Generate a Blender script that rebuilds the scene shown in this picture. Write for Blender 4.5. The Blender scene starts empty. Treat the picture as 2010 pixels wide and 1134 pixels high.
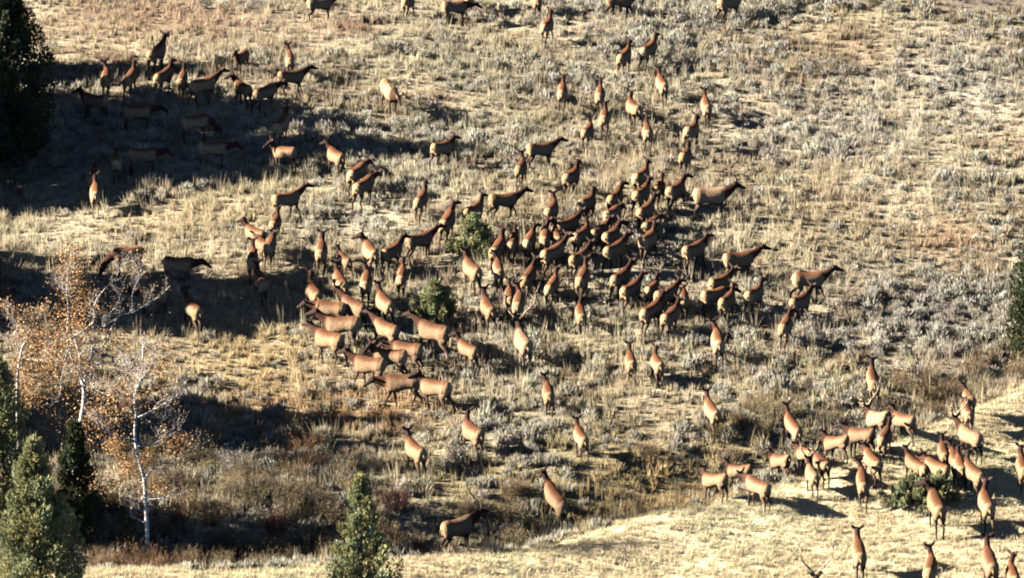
import bpy, math, random
import numpy as np
from mathutils import Vector, Matrix

scene = bpy.context.scene
R = math.radians
rng = np.random.default_rng(7)
random.seed(7)

# ------------------------------------------------------------------ camera
VIEW_DIST = 230.0
PITCH = R(10.0)
HALF_W = 24.5 / VIEW_DIST                     # tangent of half the horizontal field of view
CAM = np.array([0.0, -VIEW_DIST * math.cos(PITCH), VIEW_DIST * math.sin(PITCH)])
cam_data = bpy.data.cameras.new('camera')
cam_data.sensor_width = 36.0
cam_data.lens = 18.0 / HALF_W
cam_data.clip_start = 1.0
cam_data.clip_end = 3000.0
cam = bpy.data.objects.new('camera', cam_data)
scene.collection.objects.link(cam)
cam.location = CAM
cam.rotation_euler = (math.pi / 2 - PITCH, 0.0, 0.0)
scene.camera = cam

# ------------------------------------------------------------------ sky, sun, exposure
SUN_EL, SUN_BACK = R(22.5), R(1.0)            # height of the sun; how far it stands behind the hillside's left
to_sun = Vector((-math.cos(SUN_EL) * math.cos(SUN_BACK), math.cos(SUN_EL) * math.sin(SUN_BACK), math.sin(SUN_EL)))
world = bpy.data.worlds.new('World')
scene.world = world
world.use_nodes = True
wn = world.node_tree.nodes
wl = world.node_tree.links
wn.clear()
sky = wn.new('ShaderNodeTexSky')
sky.sky_type = 'NISHITA'
sky.sun_disc = False
sky.sun_elevation = SUN_EL
sky.sun_rotation = math.atan2(to_sun.x, to_sun.y)
sky.altitude = 2000.0
sky.air_density = 0.17
sky.dust_density = 0.1
bg = wn.new('ShaderNodeBackground')
bg.inputs['Strength'].default_value = 0.05
wo = wn.new('ShaderNodeOutputWorld')
wl.new(sky.outputs[0], bg.inputs['Color'])
wl.new(bg.outputs[0], wo.inputs['Surface'])

sun_data = bpy.data.lights.new('sun', 'SUN')
sun_data.energy = 5.0
sun_data.angle = R(0.5)
sun_data.color = (1.0, 0.94, 0.86)
sun = bpy.data.objects.new('sun', sun_data)
scene.collection.objects.link(sun)
sun.rotation_euler = to_sun.to_track_quat('Z', 'Y').to_euler()
sun.location = (-80, 0, 60)

scene.view_settings.view_transform = 'Standard'
scene.view_settings.look = 'None'
scene.view_settings.exposure = 2.2
scene.view_settings.gamma = 1.0
scene.view_settings.use_curve_mapping = False
scene.cycles.max_bounces = 5
scene.cycles.diffuse_bounces = 0
scene.cycles.glossy_bounces = 1
scene.cycles.transmission_bounces = 2
scene.cycles.filter_width = 2.0
scene.cycles.use_denoising = True
scene.cycles.denoiser = 'OPENIMAGEDENOISE'

# ------------------------------------------------------------------ small helpers
def link(o, parent=None):
    scene.collection.objects.link(o)
    if parent is not None:
        o.parent = parent
    return o

def tag(o, label=None, cat=None, group=None, kind=None):
    if label: o['label'] = label
    if cat: o['category'] = cat
    if group: o['group'] = group
    if kind: o['kind'] = kind
    return o

def empty(name, loc):
    o = bpy.data.objects.new(name, None)
    o.empty_display_size = 0.3
    o.location = loc
    return link(o)

def mesh_from(name, verts, faces, mat=None, smooth=False):
    """verts (N,3) and faces (M,3) or (M,4) numpy arrays to a mesh."""
    verts = np.asarray(verts, dtype=np.float32)
    faces = np.asarray(faces, dtype=np.int32)
    k = faces.shape[1]
    me = bpy.data.meshes.new(name)
    me.vertices.add(len(verts))
    me.vertices.foreach_set('co', verts.ravel())
    me.loops.add(faces.size)
    me.loops.foreach_set('vertex_index', faces.ravel())
    me.polygons.add(len(faces))
    me.polygons.foreach_set('loop_start', np.arange(0, faces.size, k, dtype=np.int32))
    if smooth:
        me.polygons.foreach_set('use_smooth', np.ones(len(faces), dtype=bool))
    me.update(calc_edges=True)
    me.validate()
    if mat: me.materials.append(mat)
    return me

def set_attr(me, name, kind, data):
    a = me.attributes.new(name, kind, 'POINT')
    data = np.asarray(data, dtype=np.int32 if kind == 'INT' else np.float32)
    a.data.foreach_set({'FLOAT': 'value', 'INT': 'value', 'FLOAT_VECTOR': 'vector', 'FLOAT_COLOR': 'color'}[kind], data.ravel())

def smooth_line(pts, n):
    """Catmull-Rom resampling of a polyline with extra columns (radii)."""
    P = np.asarray(pts, dtype=float)
    if len(P) < 3:
        t = np.linspace(0, 1, n)[:, None]
        return P[0] * (1 - t) + P[-1] * t
    Q = np.vstack([2 * P[0] - P[1], P, 2 * P[-1] - P[-2]])
    out = []
    for u in np.linspace(0, len(P) - 1 - 1e-6, n):
        i = int(u); t = u - i
        a, b, c, d = Q[i], Q[i + 1], Q[i + 2], Q[i + 3]
        out.append(0.5 * (2 * b + (c - a) * t + (2 * a - 5 * b + 4 * c - d) * t * t + (3 * b - a - 3 * c + d) * t ** 3))
    return np.array(out)

def tube_arrays(pts, rad, sides=6, off=0):
    P = np.asarray(pts, dtype=float)
    n = len(P)
    T = np.gradient(P, axis=0)
    T /= np.linalg.norm(T, axis=1)[:, None] + 1e-9
    ref = np.array([0.31, 0.95, 0.05])
    A = np.cross(T, ref); A /= np.linalg.norm(A, axis=1)[:, None] + 1e-9
    B = np.cross(T, A)
    ang = np.linspace(0, 2 * np.pi, sides, endpoint=False)
    V = P[:, None, :] + np.asarray(rad)[:, None, None] * (A[:, None, :] * np.cos(ang)[None, :, None] + B[:, None, :] * np.sin(ang)[None, :, None])
    V = V.reshape(-1, 3)
    F = []
    for i in range(n - 1):
        for j in range(sides):
            F.append((i * sides + j, i * sides + (j + 1) % sides, (i + 1) * sides + (j + 1) % sides, (i + 1) * sides + j))
    return V, np.array(F) + off

# ------------------------------------------------------------------ terrain
SLOPE = math.tan(R(12.0))

def pixel_ray(px, py):
    nx = (px - 1005.0) / 1005.0 * HALF_W
    ny = (567.0 - py) / 1005.0 * HALF_W
    d = np.array([nx, math.cos(PITCH) + ny * math.sin(PITCH), -math.sin(PITCH) + ny * math.cos(PITCH)])
    return d / np.linalg.norm(d)

def plane_at(px, py):
    d = pixel_ray(px, py)
    t = (SLOPE * CAM[1] - CAM[2]) / (d[2] - SLOPE * d[1])
    return CAM + t * d

_edge = np.array([plane_at(p[0], p[1] + (34 if p[0] < 600 else 26 if p[0] < 1100 else 14))[:2] for p in [(-500, 1165), (0, 1133), (200, 1115), (400, 1104), (700, 1084), (1000, 1055), (1200, 1020), (1400, 985),
                                              (1600, 940), (1750, 885), (1900, 812), (2010, 760), (2300, 600)]])

def spur_edge(x):
    """y of the crest of the near grassy spur."""
    return np.interp(x, _edge[:, 0], _edge[:, 1])

def height(x, y):
    x = np.asarray(x, dtype=float); y = np.asarray(y, dtype=float)
    d = y - spur_edge(x)
    k = np.clip(1.0 - (x - 2.0) / 30.0, 0.45, 1.0)
    h = SLOPE * y
    h = h - 1.25 * k * np.exp(-((d - 3.2) / 2.3) ** 2) + 0.28 * k * np.exp(-((d + 0.8) / 2.2) ** 2)
    h = h + 0.32 * np.sin(0.13 * x + 0.09 * y + 1.0) + 0.22 * np.sin(0.21 * y - 0.07 * x + 0.4) + 0.10 * np.sin(0.45 * x + 0.3 * y)
    h = h + 0.05 * np.sin(1.1 * x + 0.7) * np.sin(0.9 * y + 0.2)
    far = np.clip((np.hypot(x, y) - 110.0) / 160.0, 0.0, 1.0)
    return h * (1.0 - 0.25 * far)

def ground_at(px, py, up=0.0):
    """Point of the terrain (raised by up) that the photograph shows at a pixel."""
    d = pixel_ray(px, py)
    ts = np.linspace(140, 420, 1400)
    f = CAM[2] + ts * d[2] - height(CAM[0] + ts * d[0], CAM[1] + ts * d[1]) - up
    i = int(np.argmax(f < 0))
    a, b = ts[i - 1], ts[i]
    t = a + (b - a) * f[i - 1] / (f[i - 1] - f[i])
    p = CAM + t * d
    return np.array([p[0], p[1], float(height(p[0], p[1]))])

# ------------------------------------------------------------------ materials
def material(name, rough=0.9):
    m = bpy.data.materials.new(name)
    m.use_nodes = True
    b = m.node_tree.nodes['Principled BSDF']
    b.inputs['Roughness'].default_value = rough
    b.inputs['Specular IOR Level'].default_value = 0.12
    return m, m.node_tree.nodes, m.node_tree.links, b

def mat_ground():
    m, n, l, b = material('ground_soil', 1.0)
    tc = n.new('ShaderNodeNewGeometry')
    a = n.new('ShaderNodeTexNoise'); a.inputs['Scale'].default_value = 0.35; a.inputs['Detail'].default_value = 8
    c = n.new('ShaderNodeTexNoise'); c.inputs['Scale'].default_value = 6.0; c.inputs['Detail'].default_value = 6
    l.new(tc.outputs['Position'], a.inputs['Vector']); l.new(tc.outputs['Position'], c.inputs['Vector'])
    r = n.new('ShaderNodeValToRGB')
    e = r.color_ramp.elements
    e[0].position, e[0].color = 0.3, (0.10, 0.075, 0.050, 1)
    e[1].position, e[1].color = 0.7, (0.30, 0.235, 0.155, 1)
    mx = n.new('ShaderNodeMath'); mx.operation = 'ADD'
    h = n.new('ShaderNodeMath'); h.operation = 'MULTIPLY'; h.inputs[1].default_value = 0.5
    h2 = n.new('ShaderNodeMath'); h2.operation = 'MULTIPLY'; h2.inputs[1].default_value = 0.5
    l.new(a.outputs[0], h.inputs[0]); l.new(c.outputs[0], h2.inputs[0])
    l.new(h.outputs[0], mx.inputs[0]); l.new(h2.outputs[0], mx.inputs[1])
    l.new(mx.outputs[0], r.inputs[0])
    sa = n.new('ShaderNodeAttribute'); sa.attribute_name = 'thatch'
    mc = n.new('ShaderNodeMix'); mc.data_type = 'RGBA'; mc.blend_type = 'MIX'
    mr = n.new('ShaderNodeMapRange'); mr.inputs['From Min'].default_value = 0.30; mr.inputs['From Max'].default_value = 0.62
    l.new(c.outputs[0], mr.inputs['Value'])
    am = n.new('ShaderNodeMath'); am.operation = 'ADD'; am.use_clamp = True
    l.new(mr.outputs[0], am.inputs[0]); l.new(sa.outputs['Alpha'], am.inputs[1])
    l.new(am.outputs[0], mc.inputs[0]); l.new(r.outputs[0], mc.inputs[6]); l.new(sa.outputs['Color'], mc.inputs[7])
    l.new(mc.outputs[2], b.inputs['Base Color'])
    bp = n.new('ShaderNodeBump'); bp.inputs['Strength'].default_value = 0.5; bp.inputs['Distance'].default_value = 0.15
    l.new(c.outputs[0], bp.inputs['Height']); l.new(bp.outputs[0], b.inputs['Normal'])
    return m

def mat_tinted(name):
    """Plant matter: the colour of the clump times the shade of the single blade."""
    m, n, l, b = material(name, 0.8)
    t = n.new('ShaderNodeAttribute'); t.attribute_type = 'INSTANCER'; t.attribute_name = 'tint'
    s = n.new('ShaderNodeAttribute'); s.attribute_type = 'GEOMETRY'; s.attribute_name = 'shade'
    v = n.new('ShaderNodeVectorMath'); v.operation = 'MULTIPLY'
    l.new(t.outputs['Color'], v.inputs[0]); l.new(s.outputs['Color'], v.inputs[1])
    l.new(v.outputs[0], b.inputs['Base Color'])
    see_through(n, l, b, v.outputs[0])
    return m

def see_through(n, l, b, col, share=0.38):
    """Thin dry blades let part of the light through."""
    t = n.new('ShaderNodeBsdfTranslucent'); mx = n.new('ShaderNodeMixShader'); mx.inputs[0].default_value = share
    l.new(col, t.inputs['Color']); l.new(b.outputs[0], mx.inputs[1]); l.new(t.outputs[0], mx.inputs[2])
    l.new(mx.outputs[0], n['Material Output'].inputs['Surface'])

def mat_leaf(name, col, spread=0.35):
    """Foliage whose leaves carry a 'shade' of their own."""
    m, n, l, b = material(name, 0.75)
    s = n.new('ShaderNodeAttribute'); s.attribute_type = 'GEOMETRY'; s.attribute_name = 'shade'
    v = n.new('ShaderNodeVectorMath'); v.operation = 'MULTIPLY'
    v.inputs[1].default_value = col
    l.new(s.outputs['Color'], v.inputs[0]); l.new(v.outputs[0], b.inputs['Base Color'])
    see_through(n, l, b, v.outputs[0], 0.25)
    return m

def mat_bark(name, light, dark, scale, thresh):
    m, n, l, b = material(name, 0.85)
    tc = n.new('ShaderNodeTexCoord')
    mp = n.new('ShaderNodeMapping'); mp.inputs['Scale'].default_value = (1.0, 1.0, 2.2)
    a = n.new('ShaderNodeTexNoise'); a.inputs['Scale'].default_value = scale; a.inputs['Detail'].default_value = 5
    r = n.new('ShaderNodeValToRGB'); e = r.color_ramp.elements
    e[0].position, e[0].color = thresh - 0.05, (*dark, 1)
    e[1].position, e[1].color = thresh + 0.03, (*light, 1)
    l.new(tc.outputs['Object'], mp.inputs[0]); l.new(mp.outputs[0], a.inputs['Vector'])
    l.new(a.outputs[0], r.inputs[0]); l.new(r.outputs[0], b.inputs['Base Color'])
    return m

def mat_coat():
    m, n, l, b = material('elk_coat', 0.85)
    t = n.new('ShaderNodeAttribute'); t.attribute_type = 'GEOMETRY'; t.attribute_name = 'coat'
    oi = n.new('ShaderNodeObjectInfo')
    mr = n.new('ShaderNodeMapRange'); mr.inputs['To Min'].default_value = 0.78; mr.inputs['To Max'].default_value = 1.2
    l.new(oi.outputs['Random'], mr.inputs['Value'])
    tc = n.new('ShaderNodeTexCoord')
    nz = n.new('ShaderNodeTexNoise'); nz.inputs['Scale'].default_value = 9.0; nz.inputs['Detail'].default_value = 6
    l.new(tc.outputs['Object'], nz.inputs['Vector'])
    m2 = n.new('ShaderNodeMapRange'); m2.inputs['To Min'].default_value = 0.5; m2.inputs['To Max'].default_value = 1.5
    l.new(nz.outputs[0], m2.inputs['Value'])
    mu = n.new('ShaderNodeMath'); mu.operation = 'MULTIPLY'
    l.new(mr.outputs[0], mu.inputs[0]); l.new(m2.outputs[0], mu.inputs[1])
    v = n.new('ShaderNodeVectorMath'); v.operation = 'SCALE'
    l.new(t.outputs['Color'], v.inputs[0]); l.new(mu.outputs[0], v.inputs['Scale'])
    l.new(v.outputs[0], b.inputs['Base Color'])
    bp = n.new('ShaderNodeBump'); bp.inputs['Strength'].default_value = 0.5; bp.inputs['Distance'].default_value = 0.03
    l.new(nz.outputs[0], bp.inputs['Height']); l.new(bp.outputs[0], b.inputs['Normal'])
    return m

M_GROUND = mat_ground()
M_GRASS = mat_tinted('dry_grass')
M_SAGE = mat_tinted('sagebrush_leaf')
M_BRUSH = mat_tinted('brush_twig')
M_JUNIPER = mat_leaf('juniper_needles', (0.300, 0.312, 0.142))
M_JUNIPER_DARK = mat_leaf('dark_juniper_needles', (0.075, 0.088, 0.042))  # darker needle copy: shade painted into left trees, own dark green at right edge
M_ASPEN_LEAF = mat_leaf('dry_aspen_leaf', (0.60, 0.345, 0.15))
M_ASPEN_BARK = mat_bark('aspen_bark', (0.66, 0.61, 0.53), (0.06, 0.05, 0.045), 3.2, 0.40)
M_TWIG = mat_bark('aspen_twig', (0.50, 0.44, 0.37), (0.25, 0.2, 0.16), 4.0, 0.42)
M_JBARK = mat_bark('juniper_bark', (0.20, 0.15, 0.11), (0.09, 0.065, 0.05), 7.0, 0.5)
M_COAT = mat_coat()
M_ANTLER = mat_bark('antler_bone', (0.42, 0.32, 0.21), (0.16, 0.10, 0.06), 5.0, 0.46)
M_ROCK = mat_bark('pale_rock', (0.62, 0.58, 0.52), (0.35, 0.31, 0.27), 3.0, 0.45)
M_BERRY = mat_leaf('white_berry', (0.75, 0.72, 0.66))

# ------------------------------------------------------------------ the ground sheet
def axis(a, b, step, far, n):
    mid = np.arange(a, b + step / 2, step)
    g = np.geomspace(1.0, far, n + 1)[1:] - 1.0
    return np.concatenate([a - g[::-1] - 0.0, mid, b + g])
gx = axis(-45, 45, 0.5, 900, 26)
gy = axis(-55, 65, 0.5, 900, 26)
X, Y = np.meshgrid(gx, gy)
Z = height(X, Y)
nxg, nyg = len(gx), len(gy)
ii = np.arange(nxg * nyg).reshape(nyg, nxg)
quads = np.stack([ii[:-1, :-1], ii[:-1, 1:], ii[1:, 1:], ii[1:, :-1]], axis=-1).reshape(-1, 4)
ground = link(bpy.data.objects.new('hillside', mesh_from('hillside', np.stack([X, Y, Z], -1).reshape(-1, 3), quads, M_GROUND, True)))
tag(ground, kind='structure')

# ------------------------------------------------------------------ ground cover prototypes
def blades_mesh(name, mat, n, h, w, spread, lean, seed, segs=2, curl=0.25):
    g = np.random.default_rng(seed)
    V, F, S = [], [], []
    for i in range(n):
        a = g.uniform(0, 2 * np.pi); r = spread * math.sqrt(g.uniform(0, 1))
        bx, by = r * math.cos(a), r * math.sin(a)
        hh = h * g.uniform(0.55, 1.15); ww = w * g.uniform(0.6, 1.3)
        fa = g.uniform(0, np.pi)
        side = np.array([math.cos(fa), math.sin(fa), 0])
        la = a + g.normal(0, 0.6); ln = abs(g.normal(0, lean))
        out = np.array([math.cos(la), math.sin(la), 0])
        o = len(V)
        sh = g.uniform(0.75, 1.18)
        for k in range(segs):
            t = k / segs
            c = np.array([bx, by, 0]) + out * hh * (ln * t + curl * ln * t * t) + np.array([0, 0, hh * t])
            wk = ww * (1 - 0.55 * t)
            V += [c - side * wk / 2, c + side * wk / 2]
            S += [sh, sh]
        V.append(np.array([bx, by, 0]) + out * hh * (ln + curl * ln) + np.array([0, 0, hh]))
        S.append(sh * 1.1)
        for k in range(segs - 1):
            F += [(o + 2 * k, o + 2 * k + 1, o + 2 * k + 3), (o + 2 * k, o + 2 * k + 3, o + 2 * k + 2)]
        k = segs - 1
        F.append((o + 2 * k, o + 2 * k + 1, o + 2 * segs))
    me = mesh_from(name, np.array(V), np.array(F), mat)
    S = np.array(S)
    set_attr(me, 'shade', 'FLOAT_COLOR', np.stack([S, S, S, np.ones_like(S)], -1))
    return me

def sage_mesh(name, mat, n, rad, h, seed, size=0.09):
    """A rounded clump of upright leafy shoots."""
    g = np.random.default_rng(seed)
    V, F, S = [], [], []
    lumps = [(g.uniform(-0.5, 0.5) * rad, g.uniform(-0.5, 0.5) * rad, g.uniform(0.5, 0.75) * rad, g.uniform(0.7, 1.05) * h) for _ in range(4)]
    for i in range(n):
        lx, ly, lr, lh = lumps[g.integers(len(lumps))]
        a = g.uniform(0, 2 * np.pi); u = math.sqrt(g.uniform(0, 1))
        z = lh * math.sqrt(max(0.0, 1 - u * u)) * g.uniform(0.55, 1.0)
        c = np.array([lx + lr * u * math.cos(a), ly + lr * u * math.sin(a), z])
        up = np.array([0.5 * u * math.cos(a), 0.5 * u * math.sin(a), 1.0]) + g.normal(0, 0.22, 3)
        up /= np.linalg.norm(up)
        sd = np.cross(up, g.normal(0, 1, 3)); sd /= np.linalg.norm(sd)
        L = size * g.uniform(0.8, 2.0); W = size * g.uniform(0.25, 0.5)
        o = len(V); sh = g.uniform(0.65, 1.25)
        V += [c - sd * W / 2, c + sd * W / 2, c + up * L * 0.6 + sd * W * 0.55, c + up * L]
        S += [sh * 0.9, sh * 0.9, sh, sh]
        F += [(o, o + 1, o + 2), (o, o + 2, o + 3)]
    me = mesh_from(name, np.array(V), np.array(F), mat)
    S = np.array(S)
    set_attr(me, 'shade', 'FLOAT_COLOR', np.stack([S, S, S, np.ones_like(S)], -1))
    return me

def twig_mesh(name, mat, n, rad, h, seed, leaf=0):
    """A leafless tangle of thin stems, a few dry leaves left."""
    g = np.random.default_rng(seed)
    V, F, S = [], [], []
    def stick(a, b, w, sh):
        d = b - a
        sd = np.cross(d, g.normal(0, 1, 3)); sd /= np.linalg.norm(sd) + 1e-9
        o = len(V)
        V.extend([a - sd * w / 2, a + sd * w / 2, b]); S.extend([sh] * 3); F.append((o, o + 1, o + 2))
    for i in range(n):
        a = g.uniform(0, 2 * np.pi); r = 0.35 * rad * math.sqrt(g.uniform(0, 1))
        p = np.array([r * math.cos(a), r * math.sin(a), 0.0])
        d = np.array([math.cos(a) * g.uniform(0, 0.7), math.sin(a) * g.uniform(0, 0.7), 1.0]); d /= np.linalg.norm(d)
        L = h * g.uniform(0.55, 1.05)
        q = p + d * L
        sh = g.uniform(0.5, 1.5)
        stick(p, q, 0.035, sh)
        for k in range(5):
            t = g.uniform(0.3, 1.0)
            s0 = p + (q - p) * t
            e = d + g.normal(0, 0.55, 3); e /= np.linalg.norm(e)
            stick(s0, s0 + e * L * g.uniform(0.15, 0.4), 0.02, sh * g.uniform(0.7, 1.5))
        for k in range(leaf):
            c = p + (q - p) * g.uniform(0.35, 1.05) + g.normal(0, 0.12, 3)
            u = g.normal(0, 1, 3); u /= np.linalg.norm(u); w = np.cross(u, g.normal(0, 1, 3)); w /= np.linalg.norm(w)
            s = g.uniform(0.03, 0.06); o = len(V)
            V.extend([c - u * s, c + w * s * 0.7, c + u * s]); S.extend([g.uniform(0.8, 1.6)] * 3); F.append((o, o + 1, o + 2))
    me = mesh_from(name, np.array(V), np.array(F), mat)
    S = np.array(S)
    set_attr(me, 'shade', 'FLOAT_COLOR', np.stack([S, S, S, np.ones_like(S)], -1))
    return me

def proto_collection(name, meshes):
    c = bpy.data.collections.new(name)
    for me in meshes:
        c.objects.link(bpy.data.objects.new(name, me))
    return c

def scatter_group(name, coll):
    ng = bpy.data.node_groups.new(name, 'GeometryNodeTree')
    ng.interface.new_socket('Geometry', in_out='INPUT', socket_type='NodeSocketGeometry')
    ng.interface.new_socket('Geometry', in_out='OUTPUT', socket_type='NodeSocketGeometry')
    n, l = ng.nodes, ng.links
    gi = n.new('NodeGroupInput'); go = n.new('NodeGroupOutput')
    ci = n.new('GeometryNodeCollectionInfo')
    ci.inputs['Collection'].default_value = coll
    ci.inputs['Separate Children'].default_value = True
    ci.inputs['Reset Children'].default_value = True
    ip = n.new('GeometryNodeInstanceOnPoints')
    ip.inputs['Pick Instance'].default_value = True
    def attr(kind, nm):
        a = n.new('GeometryNodeInputNamedAttribute'); a.data_type = kind; a.inputs['Name'].default_value = nm
        return next(o for o in a.outputs if o.enabled and o.name == 'Attribute')
    l.new(gi.outputs[0], ip.inputs['Points'])
    l.new(ci.outputs[0], ip.inputs['Instance'])
    l.new(attr('INT', 'pick'), ip.inputs['Instance Index'])
    l.new(attr('FLOAT_VECTOR', 'turn'), ip.inputs['Rotation'])
    l.new(attr('FLOAT_VECTOR', 'grow'), ip.inputs['Scale'])
    l.new(ip.outputs[0], go.inputs[0])
    return ng

def scatter(name, coll, n_kind, pts, tint, grow, label, cat, lean=0.12):
    """One object of ground cover: its points carry the plants as instances."""
    N = len(pts)
    me = bpy.data.meshes.new(name)
    me.vertices.add(N)
    me.vertices.foreach_set('co', np.asarray(pts, dtype=np.float32).ravel())
    set_attr(me, 'pick', 'INT', rng.integers(0, n_kind, N))
    set_attr(me, 'turn', 'FLOAT_VECTOR', np.stack([rng.normal(0, lean, N), rng.normal(0, lean, N), rng.uniform(0, 6.28, N)], -1))
    g = np.asarray(grow)
    if g.ndim == 1:
        g = np.stack([g, g, g * rng.uniform(0.8, 1.25, N)], -1)
    set_attr(me, 'grow', 'FLOAT_VECTOR', g)
    set_attr(me, 'tint', 'FLOAT_COLOR', np.concatenate([tint, np.ones((N, 1))], 1))
    o = link(bpy.data.objects.new(name, me))
    md = o.modifiers.new('scatter', 'NODES')
    md.node_group = scatter_group(name, coll)
    tag(o, label, cat, kind='stuff')
    return o

# ------------------------------------------------------------------ where which plants grow
def value_noise(x, y, scale, seed):
    g = np.random.default_rng(seed)
    T = g.uniform(0, 1, (64, 64))
    u = x / scale + 1000.0; v = y / scale + 1000.0
    i, j = np.floor(u).astype(int), np.floor(v).astype(int)
    a, b = u - i, v - j
    a = a * a * (3 - 2 * a); b = b * b * (3 - 2 * b)
    f = lambda p, q: T[p % 64, q % 64]
    return (f(i, j) * (1 - a) + f(i + 1, j) * a) * (1 - b) + (f(i, j + 1) * (1 - a) + f(i + 1, j + 1) * a) * b

def patch(x, y, px, py, rx, ry):
    c = plane_at(px, py)
    q = ((x - c[0]) / (rx / 41.0)) ** 2 + ((y - c[1]) / (ry / 15.4)) ** 2
    return np.exp(-q)

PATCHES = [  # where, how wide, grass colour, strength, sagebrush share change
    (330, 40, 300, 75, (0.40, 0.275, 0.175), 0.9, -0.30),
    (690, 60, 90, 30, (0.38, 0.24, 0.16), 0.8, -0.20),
    (600, 20, 120, 40, (0.44, 0.37, 0.24), 0.5, 0.0),
    (1330, 40, 180, 60, (0.44, 0.38, 0.25), 0.6, 0.1),
    (1640, 100, 170, 70, (0.29, 0.22, 0.135), 0.9, -0.10),
    (1700, 30, 150, 40, (0.43, 0.35, 0.20), 0.6, 0.0),
    (1930, 12, 130, 40, (0.15, 0.125, 0.11), 0.9, -0.1),
    (1620, 250, 230, 80, (0.42, 0.38, 0.30), 0.6, 0.55),
    (1900, 170, 120, 90, (0.40, 0.36, 0.29), 0.6, 0.45),
    (1560, 400, 110, 70, (0.47, 0.37, 0.22), 0.8, -0.1),
    (1880, 465, 90, 45, (0.44, 0.29, 0.16), 0.8, -0.3),
    (1850, 620, 200, 110, (0.28, 0.235, 0.175), 0.8, 0.35),
    (1560, 470, 120, 60, (0.47, 0.39, 0.24), 0.7, -0.1),
    (900, 120, 170, 60, (0.41, 0.37, 0.24), 0.7, 0.25),
    (980, 250, 180, 70, (0.43, 0.38, 0.25), 0.7, 0.2),
    (640, 380, 160, 50, (0.45, 0.39, 0.24), 0.9, 0.1),
    (400, 420, 200, 40, (0.45, 0.36, 0.21), 0.9, -0.15),
    (620, 440, 120, 40, (0.42, 0.38, 0.27), 0.7, 0.3),
    (480, 690, 170, 70, (0.46, 0.34, 0.17), 0.9, -0.25),
    (720, 790, 170, 45, (0.42, 0.25, 0.11), 0.9, -0.35),
    (560, 800, 120, 40, (0.38, 0.24, 0.12), 0.8, -0.3),
    (1150, 690, 200, 60, (0.45, 0.38, 0.22), 0.6, 0.1),
    (1100, 880, 160, 60, (0.31, 0.27, 0.14), 0.7, 0.1),
    (1330, 940, 130, 50, (0.40, 0.26, 0.11), 0.9, -0.4),
    (1620, 760, 180, 60, (0.38, 0.31, 0.18), 0.6, 0.1),
    (600, 900, 170, 70, (0.24, 0.24, 0.17), 0.8, 0.5),
    (1050, 950, 260, 60, (0.27, 0.215, 0.10), 0.85, -0.2),
    (1500, 870, 180, 45, (0.30, 0.24, 0.12), 0.8, -0.1),
]

def cover_colour(x, y):
    n1 = value_noise(x, y, 7.0, 1)[:, None]; n2 = value_noise(x, y, 2.2, 2)[:, None]; n3 = value_noise(x, y, 0.9, 5)[:, None]
    pale = np.array([0.62, 0.54, 0.37]); straw = np.array([0.54, 0.44, 0.27]); brown = np.array([0.34, 0.25, 0.165])
    m = np.clip(0.6 * n1 + 0.6 * n2 - 0.1, 0, 1)
    col = pale * (1 - m) + straw * m
    k = np.clip((n2 * 0.6 + n3 * 0.6 - 0.62) * 2.5, 0, 1)
    col = col * (1 - k) + brown * k
    sage = 0.40 + 2.0 * (0.7 * value_noise(x, y, 6.0, 3) + 0.3 * value_noise(x, y, 2.0, 4) - 0.5)
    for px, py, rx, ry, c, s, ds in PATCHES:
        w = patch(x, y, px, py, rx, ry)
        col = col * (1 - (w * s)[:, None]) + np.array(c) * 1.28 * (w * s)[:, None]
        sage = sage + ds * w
    d = y - spur_edge(x)
    near = np.clip((1.1 - d) / 1.1, 0, 1)
    nn = value_noise(x, y, 3.0, 9)[:, None]
    straw2 = np.array([0.72, 0.575, 0.345]) * (0.88 + 0.24 * nn)
    col = col * (1 - near[:, None]) + straw2 * near[:, None]
    sage = sage * (1 - near) + (-0.05 + 0.12 * (value_noise(x, y, 4.0, 12) > 0.8)) * near
    return col, np.clip(sage, 0.02, 0.95), near, d

def candidates(n):
    """Points over the stretch of hill the photograph can see, and a margin round it."""
    y = rng.uniform(-44, 54, n)
    half = 27.5 + 0.125 * y
    x = rng.uniform(-1, 1, n) * half
    return x, y

def jitter(col, s):
    N = len(col)
    return np.clip(col * rng.normal(1.0, s, (N, 1)) * rng.normal(1.0, 0.025, (N, 3)), 0.01, 0.8)

grass_c = proto_collection('grass_tuft', [blades_mesh('grass_tuft', M_GRASS, 22, 0.33, 0.036, 0.12, 0.30, 100 + i) for i in range(6)])
fine_c = proto_collection('fine_grass_tuft', [blades_mesh('fine_grass_tuft', M_GRASS, 20, 0.18, 0.022, 0.16, 0.42, 200 + i) for i in range(5)])
sage_c = proto_collection('sagebrush_clump', [sage_mesh('sagebrush_clump', M_SAGE, 90, 0.34, 0.36, 300 + i, 0.12) for i in range(6)])
stalk_c = proto_collection('tall_stalks', [blades_mesh('tall_stalks', M_GRASS, 9, 0.85, 0.022, 0.14, 0.18, 400 + i, 3) for i in range(5)])
brush_c = proto_collection('brush_shrub', [twig_mesh('brush_shrub', M_BRUSH, 46, 0.8, 1.15, 500 + i, 7) for i in range(6)])

TRODDEN = [(899, 1034), (1090, 977), (1402, 942), (1487, 953), (815, 884), (928, 848), (1140, 858), (1556, 835), (1450, 924), (1531, 904)]

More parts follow.
